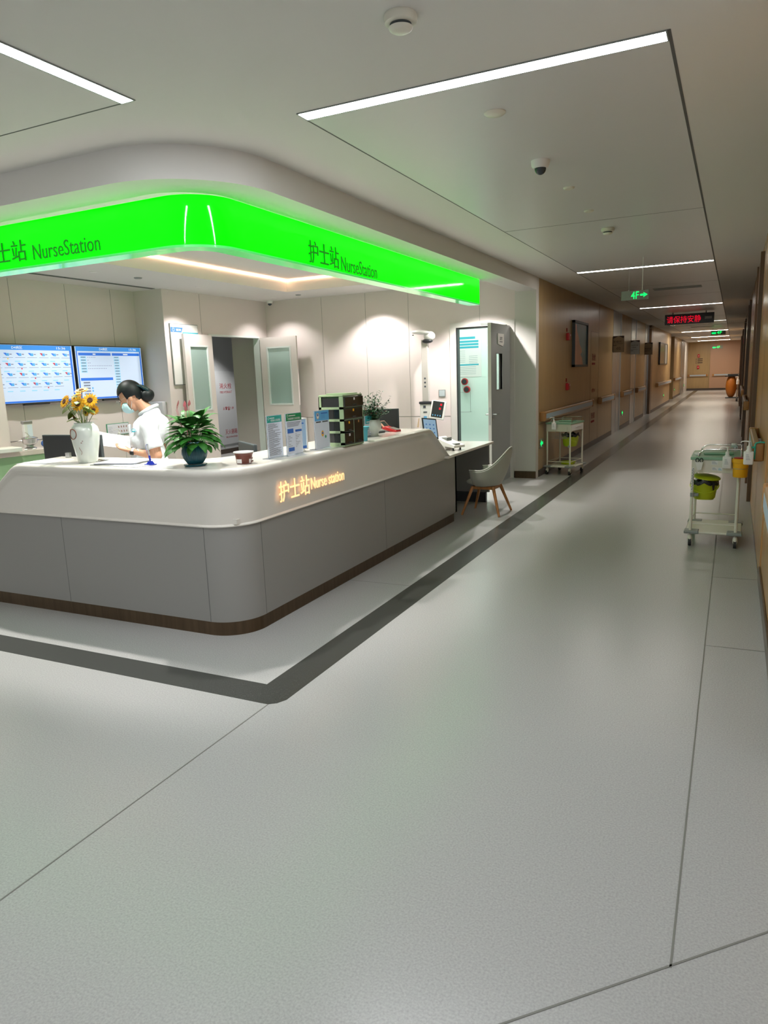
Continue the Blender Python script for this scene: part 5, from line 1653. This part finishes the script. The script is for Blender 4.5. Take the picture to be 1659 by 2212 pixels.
# hair
b = B(); b.ell(H(0, -.012, .028), .083, .101, .108, hm, 40, 28)
dele = []
for v in b.bm.verts:
    q = v.co - H(0, -.012, .028)
    f_, u_ = q.dot(fd), q.dot(ud)
    if (f_ > .045 and u_ < .03) or (u_ < -.045 and f_ > -.035) or u_ < -.088:
        dele.append(v)
bmesh.ops.delete(b.bm, geom=dele, context='VERTS')
hair = b.build('hair', HAIR, nu, 'all')
bake(hair, [('SOLIDIFY', dict(thickness=.012, offset=0)), ('SUBSURF', dict(levels=1))])
b = B(); b.ell((0.0, .005, 1.49), .055, .06, .052, Matrix.Rotation(R(30), 3, 'X')); b.ell((0, -.045, 1.51), .04, .04, .035); b.build('hair_bun', HAIR, nu, 'all')
b = B(); b.poly([(-.035, -.075, 1.575), (.035, -.075, 1.575), (.045, -.03, 1.56), (.04, .03, 1.52), (-.04, .03, 1.52), (-.045, -.03, 1.56)], .012, (0, .4, .9)); b.build('hair_clip', mat('clip_teal', (.005, .03, .035), .25), nu)
for sx in (-1, 1):
    b = B(); b.tube([H(sx * .058, .070, .06), H(sx * .069, .072, .03), H(sx * .071, .066, .0)], [.004, .003, .001], 6); b.build('hair_strand', HAIR, nu, True)
# mask
b = B(); b.ell(H(0, .048, -.052), .064, .068, .052, hm, 30, 20)
dele = [v for v in b.bm.verts if (v.co - H(0, 0, 0)).dot(fd) < .032]
bmesh.ops.delete(b.bm, geom=dele, context='VERTS')
mk = b.build('face_mask', MASKM, nu, 'all')
bake(mk, [('SOLIDIFY', dict(thickness=.003, offset=1))])
for sx in (-1, 1):
    b = B(); b.tube([H(sx * .062, .038, -.035), H(sx * .078, .01, .0), H(sx * .082, -.01, .018), H(sx * .082, -.028, -.008), H(sx * .074, -.0, -.05), H(sx * .06, .034, -.08)], .0015, 5); b.build('mask_loop', WHITE, nu)
b = B()
for sx in (-1, 1):
    b.tube([H(sx * .032 + .020 * math.cos(R(30 * i)), .108, .016 + .017 * math.sin(R(30 * i))) for i in range(13)], .0012, 5)
    b.tube([H(sx * .052, .106, .02), H(sx * .074, .05, .015), H(sx * .078, -.01, .012)], .0012, 5)
b.tube([H(-.012, .108, .018), H(.012, .108, .018)], .0012, 5)
b.build('glasses', STAINL, nu)
# eyes (closed-down gaze) and brows
b = B()
for sx in (-1, 1):
    b.tube([H(sx * .018, .0905, .012), H(sx * .031, .093, .008), H(sx * .044, .087, .012)], .0015, 5)
    b.tube([H(sx * .016, .095, .036), H(sx * .032, .095, .041), H(sx * .048, .086, .036)], .002, 5)
b.build('eyes_and_brows', HAIR, nu)
# watch, badges, logo
wv = Vector(A[1][2]).lerp(Vector(A[1][1]), .13); wd = (Vector(A[1][1]) - Vector(A[1][2])).normalized()
b = B(); b.frustum(wv - wd * .011, wv + wd * .011, .0315, .0325, 24); b.build('watch_strap', mat('strap_pink', (.75, .60, .58), .5), nu, True)
wn = (Vector((1, 0, -.25)) - wd * Vector((1, 0, -.25)).dot(wd)).normalized(); wc = wv + wn * .033
b = B(); b.M = Matrix.Translation(wc) @ Matrix((wd, wn.cross(wd), wn)).transposed().to_4x4(); b.box(-.018, .018, -.016, .016, -.004, .007, .004); b.build('watch_face', BLACK, nu)
bd = Matrix.Translation((.112, -.108, 1.04)) @ Matrix.Rotation(R(50), 4, 'Z')
b = B(); b.M = bd; b.box(-.035, .03, -.006, -.002, .0, .055, .002); b.mi = 1
for i in range(3):
    b.box(-.028 + .02 * i, -.014 + .02 * i, -.0068, -.006, .012, .045)
b.build('id_badge', [PAPER, INKG], nu)
b = B(); b.M = bd; b.frustum((.055, -.008, .01), (.055, -.002, .01), .019, .019, 20); b.frustum((.02, -.008, .088), (.02, -.002, .088), .018, .018, 20); b.mi = 1; b.box(.012, .028, -.0086, -.008, .086, .092); b.build('badge_reel', [WHITE, RED], nu)
b = B(); b.M = Matrix.Translation((.142, -.085, 1.205)) @ Matrix.Rotation(R(60), 4, 'Z')
b.poly([(-.02, -.004, 0), (.02, -.004, 0), (.012, -.004, .012), (0, -.004, .007), (-.012, -.004, .011)], .003, (0, 1, 0))
for i in range(6):
    a = R(20 + 28 * i); b.box(.03 * math.cos(a) - .003, .03 * math.cos(a) + .003, -.004, -.001, .026 * math.sin(a) - .003, .026 * math.sin(a) + .003)
b.build('chest_emblem', INKTL, nu)
# papers in hand (a thing of its own)
pm = Matrix.Translation((-4.30, 4.48, 0)) @ Matrix.Rotation(R(-63.9), 4, 'Z') @ Matrix.Translation((.0, -.29, 1.125)) @ Matrix.Rotation(R(-28), 4, 'X') @ Matrix.Rotation(R(16), 4, 'Y') @ Matrix.Rotation(R(32), 4, 'Z')
b = B()
for i in range(3):
    b.M = pm @ Matrix.Rotation(R(4 * i), 4, 'Z'); b.box(-.105, .105, -.148, .148, .0015 * i, .0015 * i + .0006)
tag(b.build('held_papers', PAPER), 'white paper sheets held in the nurse\'s hands', 'paper')
